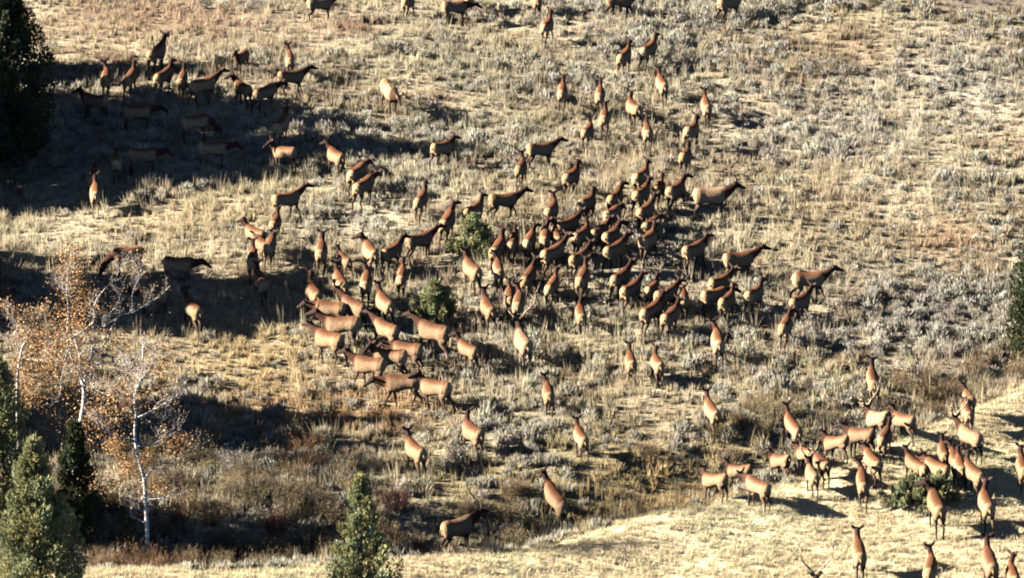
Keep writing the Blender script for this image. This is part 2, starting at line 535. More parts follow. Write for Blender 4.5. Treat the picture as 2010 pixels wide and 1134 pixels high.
def build_cover():
    x, y = candidates(40000)
    col, sage, near, d = cover_colour(x, y)
    u = rng.uniform(0, 1, len(x))
    rocky = patch(x, y, 1930, 5, 130, 40)
    pts = np.stack([x, y, height(x, y) - 0.02], -1)
    is_sage = u < sage * 0.48
    q = ground_at(*TRODDEN[0], 1.0)
    is_sage &= np.hypot((x - q[0]) / 1.5, (y - q[1] + 1.5) / 3.0) > 1.0
    g = (~is_sage) & (near < 0.5) & (rng.uniform(0, 1, len(x)) > 0.75 * rocky)
    gs = rng.uniform(0.5, 1.2, len(x)) * (0.65 + 0.75 * value_noise(x, y, 1.3, 21))
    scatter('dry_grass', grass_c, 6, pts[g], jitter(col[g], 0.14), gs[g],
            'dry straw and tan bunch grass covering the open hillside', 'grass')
    s = is_sage & (near < 0.8)
    sc = np.array([0.49, 0.465, 0.385]) * np.ones((len(x), 1))
    sc = 0.7 * sc + 0.3 * col
    ss = (0.55 + 0.5 * rng.uniform(0, 1, len(x)) + 0.7 * rng.uniform(0, 1, len(x)) ** 8) * (0.8 + 0.5 * value_noise(x, y, 4.0, 22))
    scatter('sagebrush', sage_c, 6, pts[s], jitter(sc[s], 0.13), ss[s],
            'low grey green sagebrush scattered through the hillside grass', 'sagebrush', 0.08)
    # the near spur: short fine pale grass
    xs, ys = candidates(95000)
    dd = ys - spur_edge(xs)
    k = (dd < 1.0)
    xs, ys = xs[k], ys[k]
    c2 = np.clip(cover_colour(xs, ys)[0] * 1.15, 0, 0.85)
    p2 = np.stack([xs, ys, height(xs, ys) - 0.02], -1)
    scatter('pale_grass', fine_c, 5, p2, jitter(c2, 0.09), rng.uniform(0.7, 1.25, len(xs)),
            'fine pale straw grass on the bright near spur', 'grass')
    # tall stalks that stick out
    xt, yt = candidates(14000)
    c3, sg, nr, d3 = cover_colour(xt, yt)
    k = (value_noise(xt, yt, 4.0, 31) > 0.45) & (nr < 0.5)
    p3 = np.stack([xt, yt, height(xt, yt) - 0.02], -1)[k]
    scatter('tall_stalks', stalk_c, 5, p3, jitter(np.clip(c3[k] * 1.15, 0, 0.75), 0.12), rng.uniform(0.6, 1.15, len(p3)),
            'taller pale dry stalks standing above the hillside grass', 'grass')
    # the brush in the gully behind the spur
    xb, yb = candidates(20000)
    db = yb - spur_edge(xb)
    left = np.clip((8.0 - xb) / 10.0, 0, 1)
    dens = np.exp(-((db - 3.4) / 2.6) ** 2) * (0.25 + 0.75 * left) * (0.35 + 0.9 * value_noise(xb, yb, 2.5, 41))
    dens = dens + 0.55 * patch(xb, yb, 560, 930, 180, 75) + 0.45 * patch(xb, yb, 330, 1000, 160, 90) + 0.5 * patch(xb, yb, 1830, 775, 110, 22) + 0.3 * patch(xb, yb, 1480, 850, 90, 25)  # right-hand thickets: some brush, also darkening the pockets where elk shadows fall
    k = (rng.uniform(0, 1, len(xb)) < dens * 0.55) & (db > 1.5)
    for p_ in TRODDEN:                       # where animals have pushed through
        q = ground_at(*p_, 1.0)
        k &= np.hypot((xb - q[0]) / 1.5, (yb - q[1] + 2.0) / 3.2) > 1.0
    pb = np.stack([xb, yb, height(xb, yb) - 0.03], -1)[k]
    nz = value_noise(pb[:, 0], pb[:, 1], 3.0, 43)[:, None]
    cb = np.array([0.21, 0.18, 0.105]) * (1 - nz) + np.array([0.22, 0.135, 0.075]) * nz
    scatter('gully_brush', brush_c, 6, pb, jitter(cb, 0.2), rng.uniform(0.45, 1.0, len(pb)),
            'dark tangled leafless brush filling the gully behind the spur', 'brush', 0.1)
build_cover()
gxy = np.stack([X, Y], -1).reshape(-1, 2)
soil_c, _, soil_near, _ = cover_colour(gxy[:, 0], gxy[:, 1])
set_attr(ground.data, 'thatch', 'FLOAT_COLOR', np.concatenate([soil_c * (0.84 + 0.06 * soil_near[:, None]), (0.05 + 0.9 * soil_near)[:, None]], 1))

# ------------------------------------------------------------------ junipers
def juniper(name, base, H, Rd, seed, label, group=None, clumps=170, per=75, mat=None, tips=1, low=0.02, cat='tree', leafs=1.0):
    g = np.random.default_rng(seed)
    t_ = empty(name, base)
    tag(t_, label, cat, group)
    # trunk
    pts = np.array([[0, 0, -0.15], [0.05 * H * g.uniform(-0.5, 0.5), 0.0, 0.25 * H], [0.03 * H * g.uniform(-1, 1), 0.02 * H, 0.6 * H], [0, 0, 0.93 * H]])
    L = smooth_line(pts, 10)
    V, F = tube_arrays(L, np.linspace(0.035 * H + 0.03, 0.02, 10), 7)
    link(bpy.data.objects.new('trunk', mesh_from('trunk', V, F, M_JBARK, True)), t_)
    # crown: clumps of upswept sprays round a few leaders
    lead = [(0.0, 0.0, 1.0, 1.0)]
    for i in range(tips - 1):
        a = g.uniform(0, 2 * np.pi)
        lead.append((0.42 * Rd * math.cos(a), 0.42 * Rd * math.sin(a), g.uniform(0.62, 0.92), 0.72))
    C, D, Sz = [], [], []
    for i in range(clumps):
        lx, ly, lh, lr = lead[0] if (g.uniform() < 0.5 or tips == 1) else lead[g.integers(len(lead))]
        t = low + (1 - low) * g.uniform(0, 1) ** 1.15
        prof = (1 - t ** 1.5) ** 0.85 * min(1.0, 0.55 + 2.2 * t)
        a = g.uniform(0, 2 * np.pi)
        bump = 0.78 + 0.22 * math.sin(3 * a + 5 * t + seed) + g.normal(0, 0.07)
        rr = Rd * lr * prof * bump * math.sqrt(g.uniform(0.25, 1.0))
        C.append([lx * (1 - 0.4 * t) + rr * math.cos(a), ly * (1 - 0.4 * t) + rr * math.sin(a), t * H * lh])
        D.append([0.55 * math.cos(a), 0.55 * math.sin(a), 1.0])
        Sz.append(g.uniform(0.6, 1.35) * (0.15 + 0.05 * H * (0.35 + 0.65 * (1 - t))))
    C, D, Sz = np.array(C), np.array(D), np.array(Sz)
    D /= np.linalg.norm(D, axis=1)[:, None]
    n = clumps * per
    idx = np.repeat(np.arange(clumps), per)
    q = g.normal(0, 1, (n, 3)); q /= np.linalg.norm(q, axis=1)[:, None]
    q *= g.uniform(0.55, 1.0, (n, 1)) ** 0.5
    sz = Sz[idx][:, None]
    cen = C[idx] + q * sz * 0.62 + D[idx] * (q[:, 2:3] * sz * 0.75)
    cen[:, 2] = np.maximum(cen[:, 2], 0.03)
    up = D[idx] + 0.55 * q + g.normal(0, 0.3, (n, 3)); up /= np.linalg.norm(up, axis=1)[:, None]
    sd = np.cross(up, g.normal(0, 1, (n, 3))); sd /= np.linalg.norm(sd, axis=1)[:, None] + 1e-9
    Ln = leafs * g.uniform(0.10, 0.24, (n, 1)); Wn = leafs * g.uniform(0.035, 0.075, (n, 1))
    V = np.stack([cen - sd * Wn, cen + sd * Wn * 0.9 + up * Ln * 0.3, cen + up * Ln, cen - sd * Wn * 0.5 + up * Ln * 0.55], 1).reshape(-1, 3)
    o = np.arange(n)[:, None] * 4
    F = np.concatenate([o + np.array([[0, 1, 2]]), o + np.array([[0, 2, 3]])], 0)
    me = mesh_from('crown', V, F, mat or M_JUNIPER)
    clump_sh = g.uniform(0.75, 1.25, clumps)[idx]
    sh = np.repeat(clump_sh * g.uniform(0.7, 1.3, n), 4)
    warm = np.repeat(g.uniform(0.85, 1.2, clumps)[idx], 4)
    set_attr(me, 'shade', 'FLOAT_COLOR', np.stack([sh * warm, sh, sh / warm, np.ones_like(sh)], -1))
    cr = link(bpy.data.objects.new('crown', me), t_)
    cr['kind'] = 'stuff'
    return t_

def stand(px, py):
    return ground_at(px, py)

G_LEFT = 'junipers along the left side'
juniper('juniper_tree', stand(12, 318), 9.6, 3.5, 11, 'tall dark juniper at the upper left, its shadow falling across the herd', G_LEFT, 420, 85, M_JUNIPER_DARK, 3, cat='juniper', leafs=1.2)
for px_, py_, h_, r_, sd_, lb in [
    (-75, 150, 6.2, 2.2, 12, 'dark juniper past the left edge, uphill of the tall dark juniper'),
    (-60, 232, 6.8, 2.6, 13, 'dark juniper just outside the left edge, right behind the tall dark juniper'),
    (-170, 258, 10.2, 3.2, 26, 'dark juniper with a lean crown in the grove outside the upper left edge'),
    (-250, 300, 12.5, 3.2, 27, 'dark juniper at the far left of the grove outside the upper left edge'),
    (-120, 312, 10.5, 3.0, 28, 'broad dark juniper in the middle of the grove outside the upper left edge'),
    (-190, 372, 5.6, 2.8, 14, 'dark juniper at the downhill end of the grove outside the upper left edge'),
    (-90, 398, 4.4, 2.2, 29, 'short dark juniper below the grove outside the upper left edge'),
    (-130, 512, 3.3, 1.7, 15, 'dark juniper outside the left edge that shades the two grazing elk'),
    (-170, 578, 8.3, 3.4, 16, 'wide dark juniper outside the left edge, above the aspens'),
    (-260, 562, 9.4, 3.2, 30, 'dark juniper furthest outside the left edge, above the aspens'),
    (-90, 604, 4.6, 2.4, 31, 'bushy dark juniper outside the left edge, next to the thin leaning aspen'),
    (-130, 800, 8.0, 2.4, 32, 'dark juniper outside the left edge, behind the thin leaning aspen'),
    (-300, 232, 10.6, 3.4, 34, 'dark juniper at the uphill end of the far grove, outside the view'),
    (-330, 348, 10.2, 3.6, 35, 'dark juniper at the downhill end of the far grove, outside the view'),
    (-380, 290, 14.0, 3.6, 36, 'tallest dark juniper in the middle of the far grove, outside the view'),
    (-310, 598, 9.9, 3.6, 38, 'broad dark juniper outside the view, left of the wide one above the aspens'),
    (-230, 845, 8.7, 3.0, 33, 'tall dark juniper outside the left edge, level with the gully brush')]:
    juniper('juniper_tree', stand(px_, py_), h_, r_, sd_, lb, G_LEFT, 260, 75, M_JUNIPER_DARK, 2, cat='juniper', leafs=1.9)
juniper('juniper_tree', stand(5, 1015), 6.7, 1.9, 17, 'green juniper behind the sunlit one, at the lower left edge beside the thin aspen', G_LEFT, 210, 80, M_JUNIPER, 2, cat='juniper')
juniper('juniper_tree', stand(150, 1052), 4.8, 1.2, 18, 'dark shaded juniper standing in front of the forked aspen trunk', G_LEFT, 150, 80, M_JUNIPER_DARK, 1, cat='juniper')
juniper('juniper_tree', stand(74, 1205), 7.0, 2.35, 19, 'sunlit grey green juniper filling the lower left corner', G_LEFT, 330, 95, M_JUNIPER, 4, cat='juniper')
juniper('juniper_tree', stand(708, 1218), 5.8, 1.95, 20, 'young juniper with two pointed tops at the bottom edge', G_LEFT, 150, 90, M_JUNIPER, 3, cat='juniper')
juniper('juniper_tree', stand(2032, 715), 7.6, 1.5, 21, 'narrow green juniper cut by the right edge of the view', None, 170, 85, M_JUNIPER_DARK, 1, cat='juniper')
G_SHRUB = 'low juniper shrubs among the herd'
juniper('juniper_shrub', stand(930, 504), 1.95, 1.5, 22, 'upper low green juniper shrub with a pointed top, in the thick of the herd', G_SHRUB, 74, 90, M_JUNIPER, 3, 0.1, 'shrub', 0.8)
juniper('juniper_shrub', stand(855, 626), 1.8, 1.3, 23, 'lower rounded green juniper shrub in the middle, below the pointed one', G_SHRUB, 66, 90, M_JUNIPER, 3, 0.1, 'shrub', 0.8)
juniper('juniper_shrub', stand(1790, 990), 1.15, 1.35, 24, 'wide low dark green juniper shrub on the pale spur at the right', G_SHRUB, 40, 90, M_JUNIPER, 4, 0.1, 'shrub', 0.8)
juniper('juniper_shrub', stand(1840, 984), 1.2, 1.1, 25, 'right hand half of the dark shrub pair, behind the elk looking left', G_SHRUB, 36, 90, M_JUNIPER, 4, 0.1, 'shrub', 0.8)

# ------------------------------------------------------------------ aspens
PXM = 44.0
def aspen(base_px, trunk, limbs, leaf_blobs, seed, label, r0=0.11):
    """Trunk and limbs follow polylines given as (across, up) offsets in photograph pixels from the foot; each gets its own depth."""
    g = np.random.default_rng(seed)
    base = stand(*base_px)
    t_ = empty('aspen_tree', base)
    tag(t_, label, 'aspen', 'bare aspens in the lower left')
    def to3(path, y0, y1):
        out = []
        m = len(path) - 1
        for i, (px, py) in enumerate(path):
            out.append([(px - base_px[0]) / PXM, y0 + (y1 - y0) * i / m, (base_px[1] - py) / (PXM * math.cos(PITCH))])
        return out
    TV, TF, toff = [], [], 0          # fine twigs, joined
    tips = []
    def twigs(line, rad, depth, n):
        nonlocal toff
        for k in range(n):
            i = int(g.uniform(0.25, 1.0) * (len(line) - 1))
            p = line[i]
            d = line[min(i + 1, len(line) - 1)] - line[max(i - 1, 0)]
            d = d / (np.linalg.norm(d) + 1e-9) * 0.55 + np.array([g.normal(0, 0.55), g.normal(0, 0.55), abs(g.normal(0.35, 0.35))])
            d /= np.linalg.norm(d)
            Ln = g.uniform(0.35, 1.0) * (0.95 if depth == 0 else 0.5)
            q1 = p + d * Ln * 0.5 + g.normal(0, 0.05, 3); q2 = p + d * Ln + np.array([0, 0, 0.12 * Ln]) + g.normal(0, 0.07, 3)
            l2 = smooth_line([p, q1, q2], 5)
            r = min(rad[i] * 0.6, 0.022 if depth == 0 else 0.012)
            V, F = tube_arrays(l2, np.linspace(r, 0.005, 5), 3, toff)
            TV.append(V); TF.append(F); toff += len(V)
            tips.append(q2)
            if depth < 1:
                twigs(l2, np.linspace(r, 0.005, 5), depth + 1, 5)
    tr = smooth_line(to3(trunk, 0.0, g.uniform(-0.3, 0.3)), 26)
    rad = np.linspace(r0, 0.035, 26)
    V, F = tube_arrays(tr, rad, 8)
    link(bpy.data.objects.new('trunk', mesh_from('trunk', V, F, M_ASPEN_BARK, True)), t_)
    twigs(tr[12:], rad[12:], 0, 12)
    for path, w in limbs:
        ya = g.uniform(-0.1, 0.1); yb = g.uniform(-1.2, 1.2)
        ln = smooth_line(to3(path, ya, yb), 14)
        rd = np.linspace(w, 0.012, 14)
        V, F = tube_arrays(ln, rd, 6)
        link(bpy.data.objects.new('limb', mesh_from('limb', V, F, M_ASPEN_BARK, True)), t_)
        twigs(ln, rd, 0, 11)
    tw = link(bpy.data.objects.new('twigs', mesh_from('twigs', np.concatenate(TV), np.concatenate(TF), M_TWIG)), t_)
    tw['kind'] = 'stuff'
    P = []
    for (px, py, rx, ry, n) in leaf_blobs:
        n = int(n * 3.4)
        q = g.normal(0, 0.40, (n, 3))
        P.append(np.stack([(px - base_px[0]) / PXM + q[:, 0] * rx / PXM, g.normal(0, 0.45, n), (base_px[1] - py) / PXM + q[:, 2] * ry / PXM], -1))
    tp = np.array(tips)
    P.append(tp[g.integers(0, len(tp), 1100)] + g.normal(0, 0.13, (1100, 3)))
    P = np.concatenate(P); P[:, 2] = np.maximum(P[:, 2], 0.2)
    n = len(P)
    u = g.normal(0, 1, (n, 3)); u /= np.linalg.norm(u, axis=1)[:, None]
    w = np.cross(u, g.normal(0, 1, (n, 3))); w /= np.linalg.norm(w, axis=1)[:, None]
    s = g.uniform(0.026, 0.055, (n, 1))
    V = np.stack([P - u * s, P + w * s * 0.8, P + u * s, P - w * s * 0.8], 1).reshape(-1, 3)
    F = np.arange(n * 4).reshape(-1, 4)
    me = mesh_from('leaves', V, F, M_ASPEN_LEAF)
    k = np.repeat(g.uniform(0.3, 1.25, n), 4); hue = np.repeat(g.uniform(0.8, 1.25, n), 4)
    set_attr(me, 'shade', 'FLOAT_COLOR', np.stack([k, k * hue, k * hue * hue, np.ones_like(k)], -1))
    lv = link(bpy.data.objects.new('leaves', me), t_)
    lv['kind'] = 'stuff'
    return t_

aspen((140, 985), [(140, 985), (147, 930), (150, 890), (156, 850), (165, 805), (167, 770), (172, 742), (180, 715), (184, 692)],
      [([(166, 772), (160, 745), (158, 715), (150, 690), (144, 670)], 0.07),
       ([(146, 674), (175, 655), (190, 640), (188, 620), (196, 598), (212, 580), (230, 562), (240, 538)], 0.045),
       ([(148, 682), (135, 705), (128, 735), (121, 760), (119, 790)], 0.035),
       ([(186, 648), (205, 655), (212, 636), (232, 612), (240, 590)], 0.03),
       ([(184, 694), (205, 690), (232, 634), (258, 628), (285, 612), (312, 596), (332, 576)], 0.04),
       ([(262, 628), (262, 590), (275, 560), (284, 530)], 0.02),
       ([(168, 765), (140, 690), (142, 620), (140, 585), (143, 545), (140, 515)], 0.035),
       ([(141, 600), (132, 580), (122, 570)], 0.018),
       ([(182, 722), (215, 718), (245, 722), (275, 700), (300, 690)], 0.03),
       ([(178, 745), (205, 752), (232, 738), (255, 735)], 0.022),
       ([(172, 750), (195, 768), (222, 775)], 0.018)],
      [(148, 540, 40, 70, 330), (160, 610, 60, 70, 260), (165, 718, 35, 25, 120), (230, 680, 70, 40, 200), (130, 690, 60, 80, 280), (190, 830, 70, 60, 220), (150, 655, 50, 30, 140)],
      51, 'forked white aspen with bare twisted limbs reaching right, behind the dark junipers', 0.15)
aspen((292, 1100), [(292, 1100), (290, 1050), (288, 1000), (286, 950), (280, 925), (272, 890), (269, 860), (272, 825), (270, 790), (283, 760), (286, 725), (287, 690)],
      [([(276, 832), (300, 820), (325, 806), (348, 790), (366, 765), (378, 738)], 0.05),
       ([(266, 873), (242, 869), (216, 856), (196, 840), (180, 832)], 0.035),
       ([(270, 838), (256, 822), (248, 804)], 0.025),
       ([(286, 948), (300, 928), (318, 925), (335, 936), (362, 938)], 0.05),
       ([(286, 940), (312, 920), (345, 915), (378, 890), (400, 880)], 0.035),
       ([(274, 886), (300, 884), (325, 872), (355, 855)], 0.035),
       ([(275, 882), (310, 872), (318, 840), (335, 812)], 0.025),
       ([(284, 760), (300, 745), (308, 722), (312, 700)], 0.03),
       ([(282, 770), (262, 745), (252, 728)], 0.022),
       ([(272, 800), (275, 770), (290, 745), (294, 720)], 0.025),
       ([(288, 985), (320, 980), (345, 968)], 0.022),
       ([(289, 1010), (270, 1000), (262, 985)], 0.022),
       ([(288, 1030), (262, 1018), (255, 1000)], 0.03)],
      [(232, 885, 28, 30, 170), (256, 915, 24, 24, 150), (290, 905, 18, 22, 110), (350, 880, 50, 30, 200), (320, 960, 30, 20, 110), (240, 790, 70, 70, 300), (320, 740, 40, 80, 240), (230, 950, 70, 30, 170)],
      52, 'pale bare aspen with upswept limbs, its foot at the grassy bottom edge', 0.10)
aspen((36, 900), [(36, 900), (36, 840), (36, 790), (38, 740), (44, 700), (52, 675), (66, 645), (78, 622)],
      [([(50, 678), (38, 650), (26, 625), (24, 608)], 0.02), ([(46, 706), (80, 704), (104, 698)], 0.022), ([(60, 656), (84, 640), (96, 618)], 0.02)],
      [(70, 660, 55, 60, 330), (40, 720, 60, 70, 320), (95, 720, 60, 70, 300), (60, 770, 40, 50, 240), (80, 640, 40, 30, 160)],
      53, 'thin leaning aspen among orange leaves at the left edge', 0.07)
aspen((112, 880), [(112, 880), (116, 830), (120, 780), (121, 740), (126, 718), (136, 695), (143, 680)],
      [([(121, 760), (100, 740), (92, 715)], 0.018), ([(124, 720), (112, 690), (108, 660)], 0.018), ([(118, 800), (140, 790), (156, 770)], 0.018)],
      [(105, 740, 40, 60, 260), (135, 780, 45, 60, 260), (110, 830, 50, 50, 240), (165, 790, 50, 50, 180)],
      54, 'slender aspen stem between the thin leaning aspen and the forked one', 0.06)

# ------------------------------------------------------------------ single shrubs, stones
def twig_shrub(px, py, rad, h, seed, label, tint, berries=0):
    g = np.random.default_rng(seed)
    s_ = empty('twig_shrub', stand(px, py))
    tag(s_, label, 'shrub')
    me = twig_mesh('branches', bpy.data.materials.get('shrub_' + str(seed)) or mat_leaf('shrub_twigs', tint), 70, rad, h, seed, 12)
    b = link(bpy.data.objects.new('branches', me), s_); b['kind'] = 'stuff'
    if berries:
        V, F = [], []
        for i in range(berries):
            a = g.uniform(0, 6.28); r = rad * math.sqrt(g.uniform(0, 1)) * 0.9
            c = np.array([r * math.cos(a), r * math.sin(a), h * g.uniform(0.35, 1.0)]); s = g.uniform(0.02, 0.035); o = len(V)
            V += [c + s * np.array(v) for v in ((1, 0, 0), (-1, 0, 0), (0, 1, 0), (0, -1, 0), (0, 0, 1), (0, 0, -1))]
            F += [(o + p, o + q, o + r_) for p, q, r_ in ((0, 2, 4), (2, 1, 4), (1, 3, 4), (3, 0, 4), (2, 0, 5), (1, 2, 5), (3, 1, 5), (0, 3, 5))]
        bm_ = mesh_from('berries', np.array(V), np.array(F), M_BERRY)
        set_attr(bm_, 'shade', 'FLOAT_COLOR', np.ones((len(V), 4)))
        bo = link(bpy.data.objects.new('berries', bm_), s_); bo['kind'] = 'stuff'
twig_shrub(545, 1052, 0.85, 1.35, 61, 'reddish twiggy shrub dotted with white berries in the gully', (0.20, 0.085, 0.05), 60)
twig_shrub(780, 1002, 1.3, 1.2, 62, 'dark wine red bare shrub to the right of the young juniper', (0.13, 0.055, 0.05))
twig_shrub(900, 915, 0.6, 0.9, 63, 'small shrub with pale flecks between the two elk in the lower middle', (0.22, 0.19, 0.15), 70)
twig_shrub(460, 935, 1.1, 1.3, 64, 'grey leafless shrub right of the pale bare aspen', (0.26, 0.24, 0.20))

def rock(px, py, s, seed, label):
    g = np.random.default_rng(seed)
    V, F = [], []
    nu, nv = 10, 6
    for i in range(nv + 1):
        for j in range(nu):
            th = math.pi * i / nv; ph = 2 * math.pi * j / nu
            d = np.array([math.sin(th) * math.cos(ph), math.sin(th) * math.sin(ph), math.cos(th)])
            k = 1 + 0.22 * math.sin(3 * d[0] + seed) + 0.18 * math.cos(4 * d[1] + 2 * d[2] + seed) + (g.normal(0, 0.05) if 0 < i < nv else 0)
            V.append(d * k * np.array([s, s * 0.75, s * 0.5]) + np.array([0, 0, s * 0.18]))
    for i in range(nv):
        for j in range(nu):
            F.append((i * nu + j, (i + 1) * nu + j, (i + 1) * nu + (j + 1) % nu, i * nu + (j + 1) % nu))
    o = link(bpy.data.objects.new('rock', mesh_from('rock', np.array(V), np.array(F), M_ROCK)))
    o.location = stand(px, py)
    tag(o, label, 'rock')
rock(2006, 104, 0.26, 71, 'white stone at the right edge near the top')
rock(1994, 25, 0.16, 72, 'small pale stone in the top right corner, upper of two')
rock(1990, 37, 0.14, 73, 'small pale stone in the top right corner, lower of two')

# ------------------------------------------------------------------ elk
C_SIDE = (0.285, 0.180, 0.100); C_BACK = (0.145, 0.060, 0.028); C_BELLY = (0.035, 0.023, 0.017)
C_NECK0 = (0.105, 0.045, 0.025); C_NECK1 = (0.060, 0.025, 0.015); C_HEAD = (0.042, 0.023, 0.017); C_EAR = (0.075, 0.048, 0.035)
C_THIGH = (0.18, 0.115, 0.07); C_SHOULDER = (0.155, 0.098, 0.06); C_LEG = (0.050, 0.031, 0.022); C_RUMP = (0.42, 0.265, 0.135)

TORSO = [(-0.80, 1.17, .06, .06), (-0.76, 1.16, .18, .16), (-0.67, 1.14, .265, .24), (-0.50, 1.12, .305, .28), (-0.27, 1.10, .275, .265), (-0.02, 1.06, .305, .285),
         (.20, 1.04, .345, .285), (.40, 1.06, .355, .27), (.54, 1.11, .30, .225), (.65, 1.16, .205, .155), (.72, 1.18, .10, .08)]
NECKS = {'u': ([(.44, 1.16), (.62, 1.31), (.71, 1.46), (.75, 1.62)], 20), 'f': ([(.46, 1.14), (.70, 1.26), (.88, 1.38), (1.02, 1.51)], 16),
         'l': ([(.46, 1.12), (.74, 1.16), (.96, 1.18), (1.12, 1.21)], 30), 'g': ([(.46, 1.08), (.80, .96), (1.02, .70), (1.16, .44)], 62)}
#        front left, front right, hind left, hind right: (forward swing of the foot, lift)
GAITS = {'S': ((0.02, 0), (-0.03, 0), (0.03, 0), (-0.05, 0)), 'A': ((0.30, 0.03), (-0.22, 0), (-0.26, 0), (0.24, 0.02)), 'B': ((-0.24, 0), (0.26, 0.06), (0.22, 0), (-0.30, 0.04)),
         'C': ((0.12, 0), (-0.12, 0.05), (0.16, 0.0), (-0.12, 0))}

def elk_pose(neck, gait, turn=0.0, bull=False, seed=0):
    """One elk as a continuous skin: rounded limbs are lofted, fused by a voxel remesh and thinned; coat colours are set by anatomy."""
    V, F, samples = [], [], []
    def loft(rings, square=1.0):
        o = len(V); n = 12 if square == 1.0 else 20
        sq = lambda v: math.copysign(abs(v) ** square, v)      # below 1: flatter flanks, a narrower ridge
        for c, a, b, ra, rb in rings:
            for j in range(n):
                t = 2 * math.pi * j / n
                V.append(c + a * ra * sq(math.cos(t)) * (1.0 if square == 1.0 else 1.0 - 0.10 * math.sin(t)) + b * rb * math.sin(t))
        m = len(rings)
        for i in range(m - 1):
            for j in range(n):
                F.append((o + i * n + j, o + i * n + (j + 1) % n, o + (i + 1) * n + (j + 1) % n, o + (i + 1) * n + j))
        for ring, flip in ((0, True), (m - 1, False)):
            cc = len(V); V.append(rings[ring][0])
            for j in range(n):
                f = (o + ring * n + j, o + ring * n + (j + 1) % n, cc)
                F.append(f[::-1] if flip else f)
    def limb(pts, lat, cols):
        """pts: rows x, y, z, half width, half depth."""
        L = smooth_line(pts, max(8, 4 * len(pts)))
        T = np.gradient(L[:, :3], axis=0); T /= np.linalg.norm(T, axis=1)[:, None]
        rings = []
        for i in range(len(L)):
            b = np.cross(T[i], lat); b /= np.linalg.norm(b) + 1e-9
            a = np.cross(b, T[i])
            rings.append((L[i, :3], a, b, max(L[i, 3], 0.012), max(L[i, 4], 0.012)))
        loft(rings)
        m = len(cols) - 1
        for i in range(len(L)):
            u = i / (len(L) - 1) * m; k = min(int(u), m - 1); t = u - k
            samples.append((L[i, :3], 0.5 * (L[i, 3] + L[i, 4]), np.array(cols[k]) * (1 - t) + np.array(cols[k + 1]) * t))
    ex, ey, ez = np.array([1., 0, 0]), np.array([0, 1., 0]), np.array([0, 0, 1.])
    fat = 1.06 if bull else 1.0
    loft([(np.array([x, 0, z]), ey, ez, w * fat, h * fat) for x, z, h, w in TORSO], 0.78)
    path, drop = NECKS[neck]
    p0 = np.array([path[0][0], 0, path[0][1]])
    def rot(p, a):
        c, s = math.cos(a), math.sin(a); q = p - p0
        return p0 + np.array([q[0] * c - q[1] * s, q[0] * s + q[1] * c, q[2]])
    nk = []
    nw = 1.25 if bull else 1.0
    for i, ((x, z), (w, d)) in enumerate(zip(path, ((.19, .26), (.135, .20), (.112, .155), (.098, .13)))):
        nk.append([*rot(np.array([x, 0, z]), turn * i / 3 * 0.75), w * (nw if i < 3 else 1.05), d * (nw if i < 3 else 1.05)])
    lat = np.array([-math.sin(turn * 0.6), math.cos(turn * 0.6), 0])
    limb(nk, lat, [C_NECK0, C_NECK1, C_NECK1, C_HEAD])
    hb = np.array(nk[-1][:3])
    fw = np.array([math.cos(turn), math.sin(turn), 0]) ; sd = np.array([-math.sin(turn), math.cos(turn), 0])
    hd = fw * math.cos(R(drop)) - ez * math.sin(R(drop)); hn = fw * math.sin(R(drop)) + ez * math.cos(R(drop))
    head = [[*(hb + hd * u + hn * v), w, d] for u, v, w, d in ((-.10, .0, .07, .08), (-.02, .02, .105, .12), (.11, .02, .108, .12), (.25, .0, .078, .092), (.39, -.015, .062, .072), (.48, -.02, .058, .062), (.52, -.025, .035, .04))]
    limb(head, sd, [C_HEAD, C_HEAD, C_HEAD, (.07, .04, .03)])
    for s in (1, -1):
        e0 = hb + hn * .06 + sd * s * .06 - hd * .02
        dr = hn * .62 + sd * s * .72 - hd * .25; dr /= np.linalg.norm(dr)
        limb([[*(e0 + dr * t), w, .020] for t, w in ((0, .04), (.09, .068), (.19, .062), (.28, .02))], np.cross(dr, hd) / np.linalg.norm(np.cross(dr, hd)), [C_EAR, C_EAR])
    G = GAITS[gait]
    for k, (s, front) in enumerate(((1, True), (-1, True), (1, False), (-1, False))):
        fx, lift = G[k]
        def at(x, y, z, w, d, top):
            t = max(0.0, (top - z) / top) ** 1.15
            return [x + fx * t, s * y, z + lift * t, w, d]
        if front:
            P = [at(.40, .12, 1.05, .10, .17, 1.05), at(.40, .145, .82, .085, .125, 1.05), at(.37, .14, .66, .062, .078, 1.05), at(.41, .13, .42, .046, .052, 1.05),
                 at(.41, .125, .22, .034, .038, 1.05), at(.42, .125, .08, .040, .045, 1.05), at(.45, .125, .0, .045, .058, 1.05)]
            limb(P, ey, [C_SHOULDER, C_SHOULDER, C_LEG, C_LEG, C_LEG])
        else:
            P = [at(-.55, .11, 1.12, .10, .18, 1.1), at(-.53, .14, .92, .115, .20, 1.1), at(-.50, .145, .74, .082, .125, 1.1), at(-.64, .135, .54, .050, .066, 1.1),
                 at(-.69, .13, .46, .042, .054, 1.1), at(-.65, .125, .24, .034, .040, 1.1), at(-.63, .125, .08, .040, .046, 1.1), at(-.60, .125, .0, .045, .058, 1.1)]
            limb(P, ey, [C_THIGH, C_THIGH, C_LEG, C_LEG, C_LEG])
    limb([[-.80, 0, 1.18, .035, .03], [-.86, 0, 1.12, .03, .025], [-.88, 0, 1.03, .015, .015]], ey, [C_RUMP, C_RUMP])
    bm_me = bpy.data.meshes.new('pose')
    bm_me.from_pydata([tuple(v) for v in V], [], F)
    tmp = bpy.data.objects.new('pose', bm_me)
    scene.collection.objects.link(tmp)
    rm = tmp.modifiers.new('r', 'REMESH'); rm.mode = 'VOXEL'; rm.voxel_size = 0.021
    sm = tmp.modifiers.new('s', 'SMOOTH'); sm.factor = 0.5; sm.iterations = 3
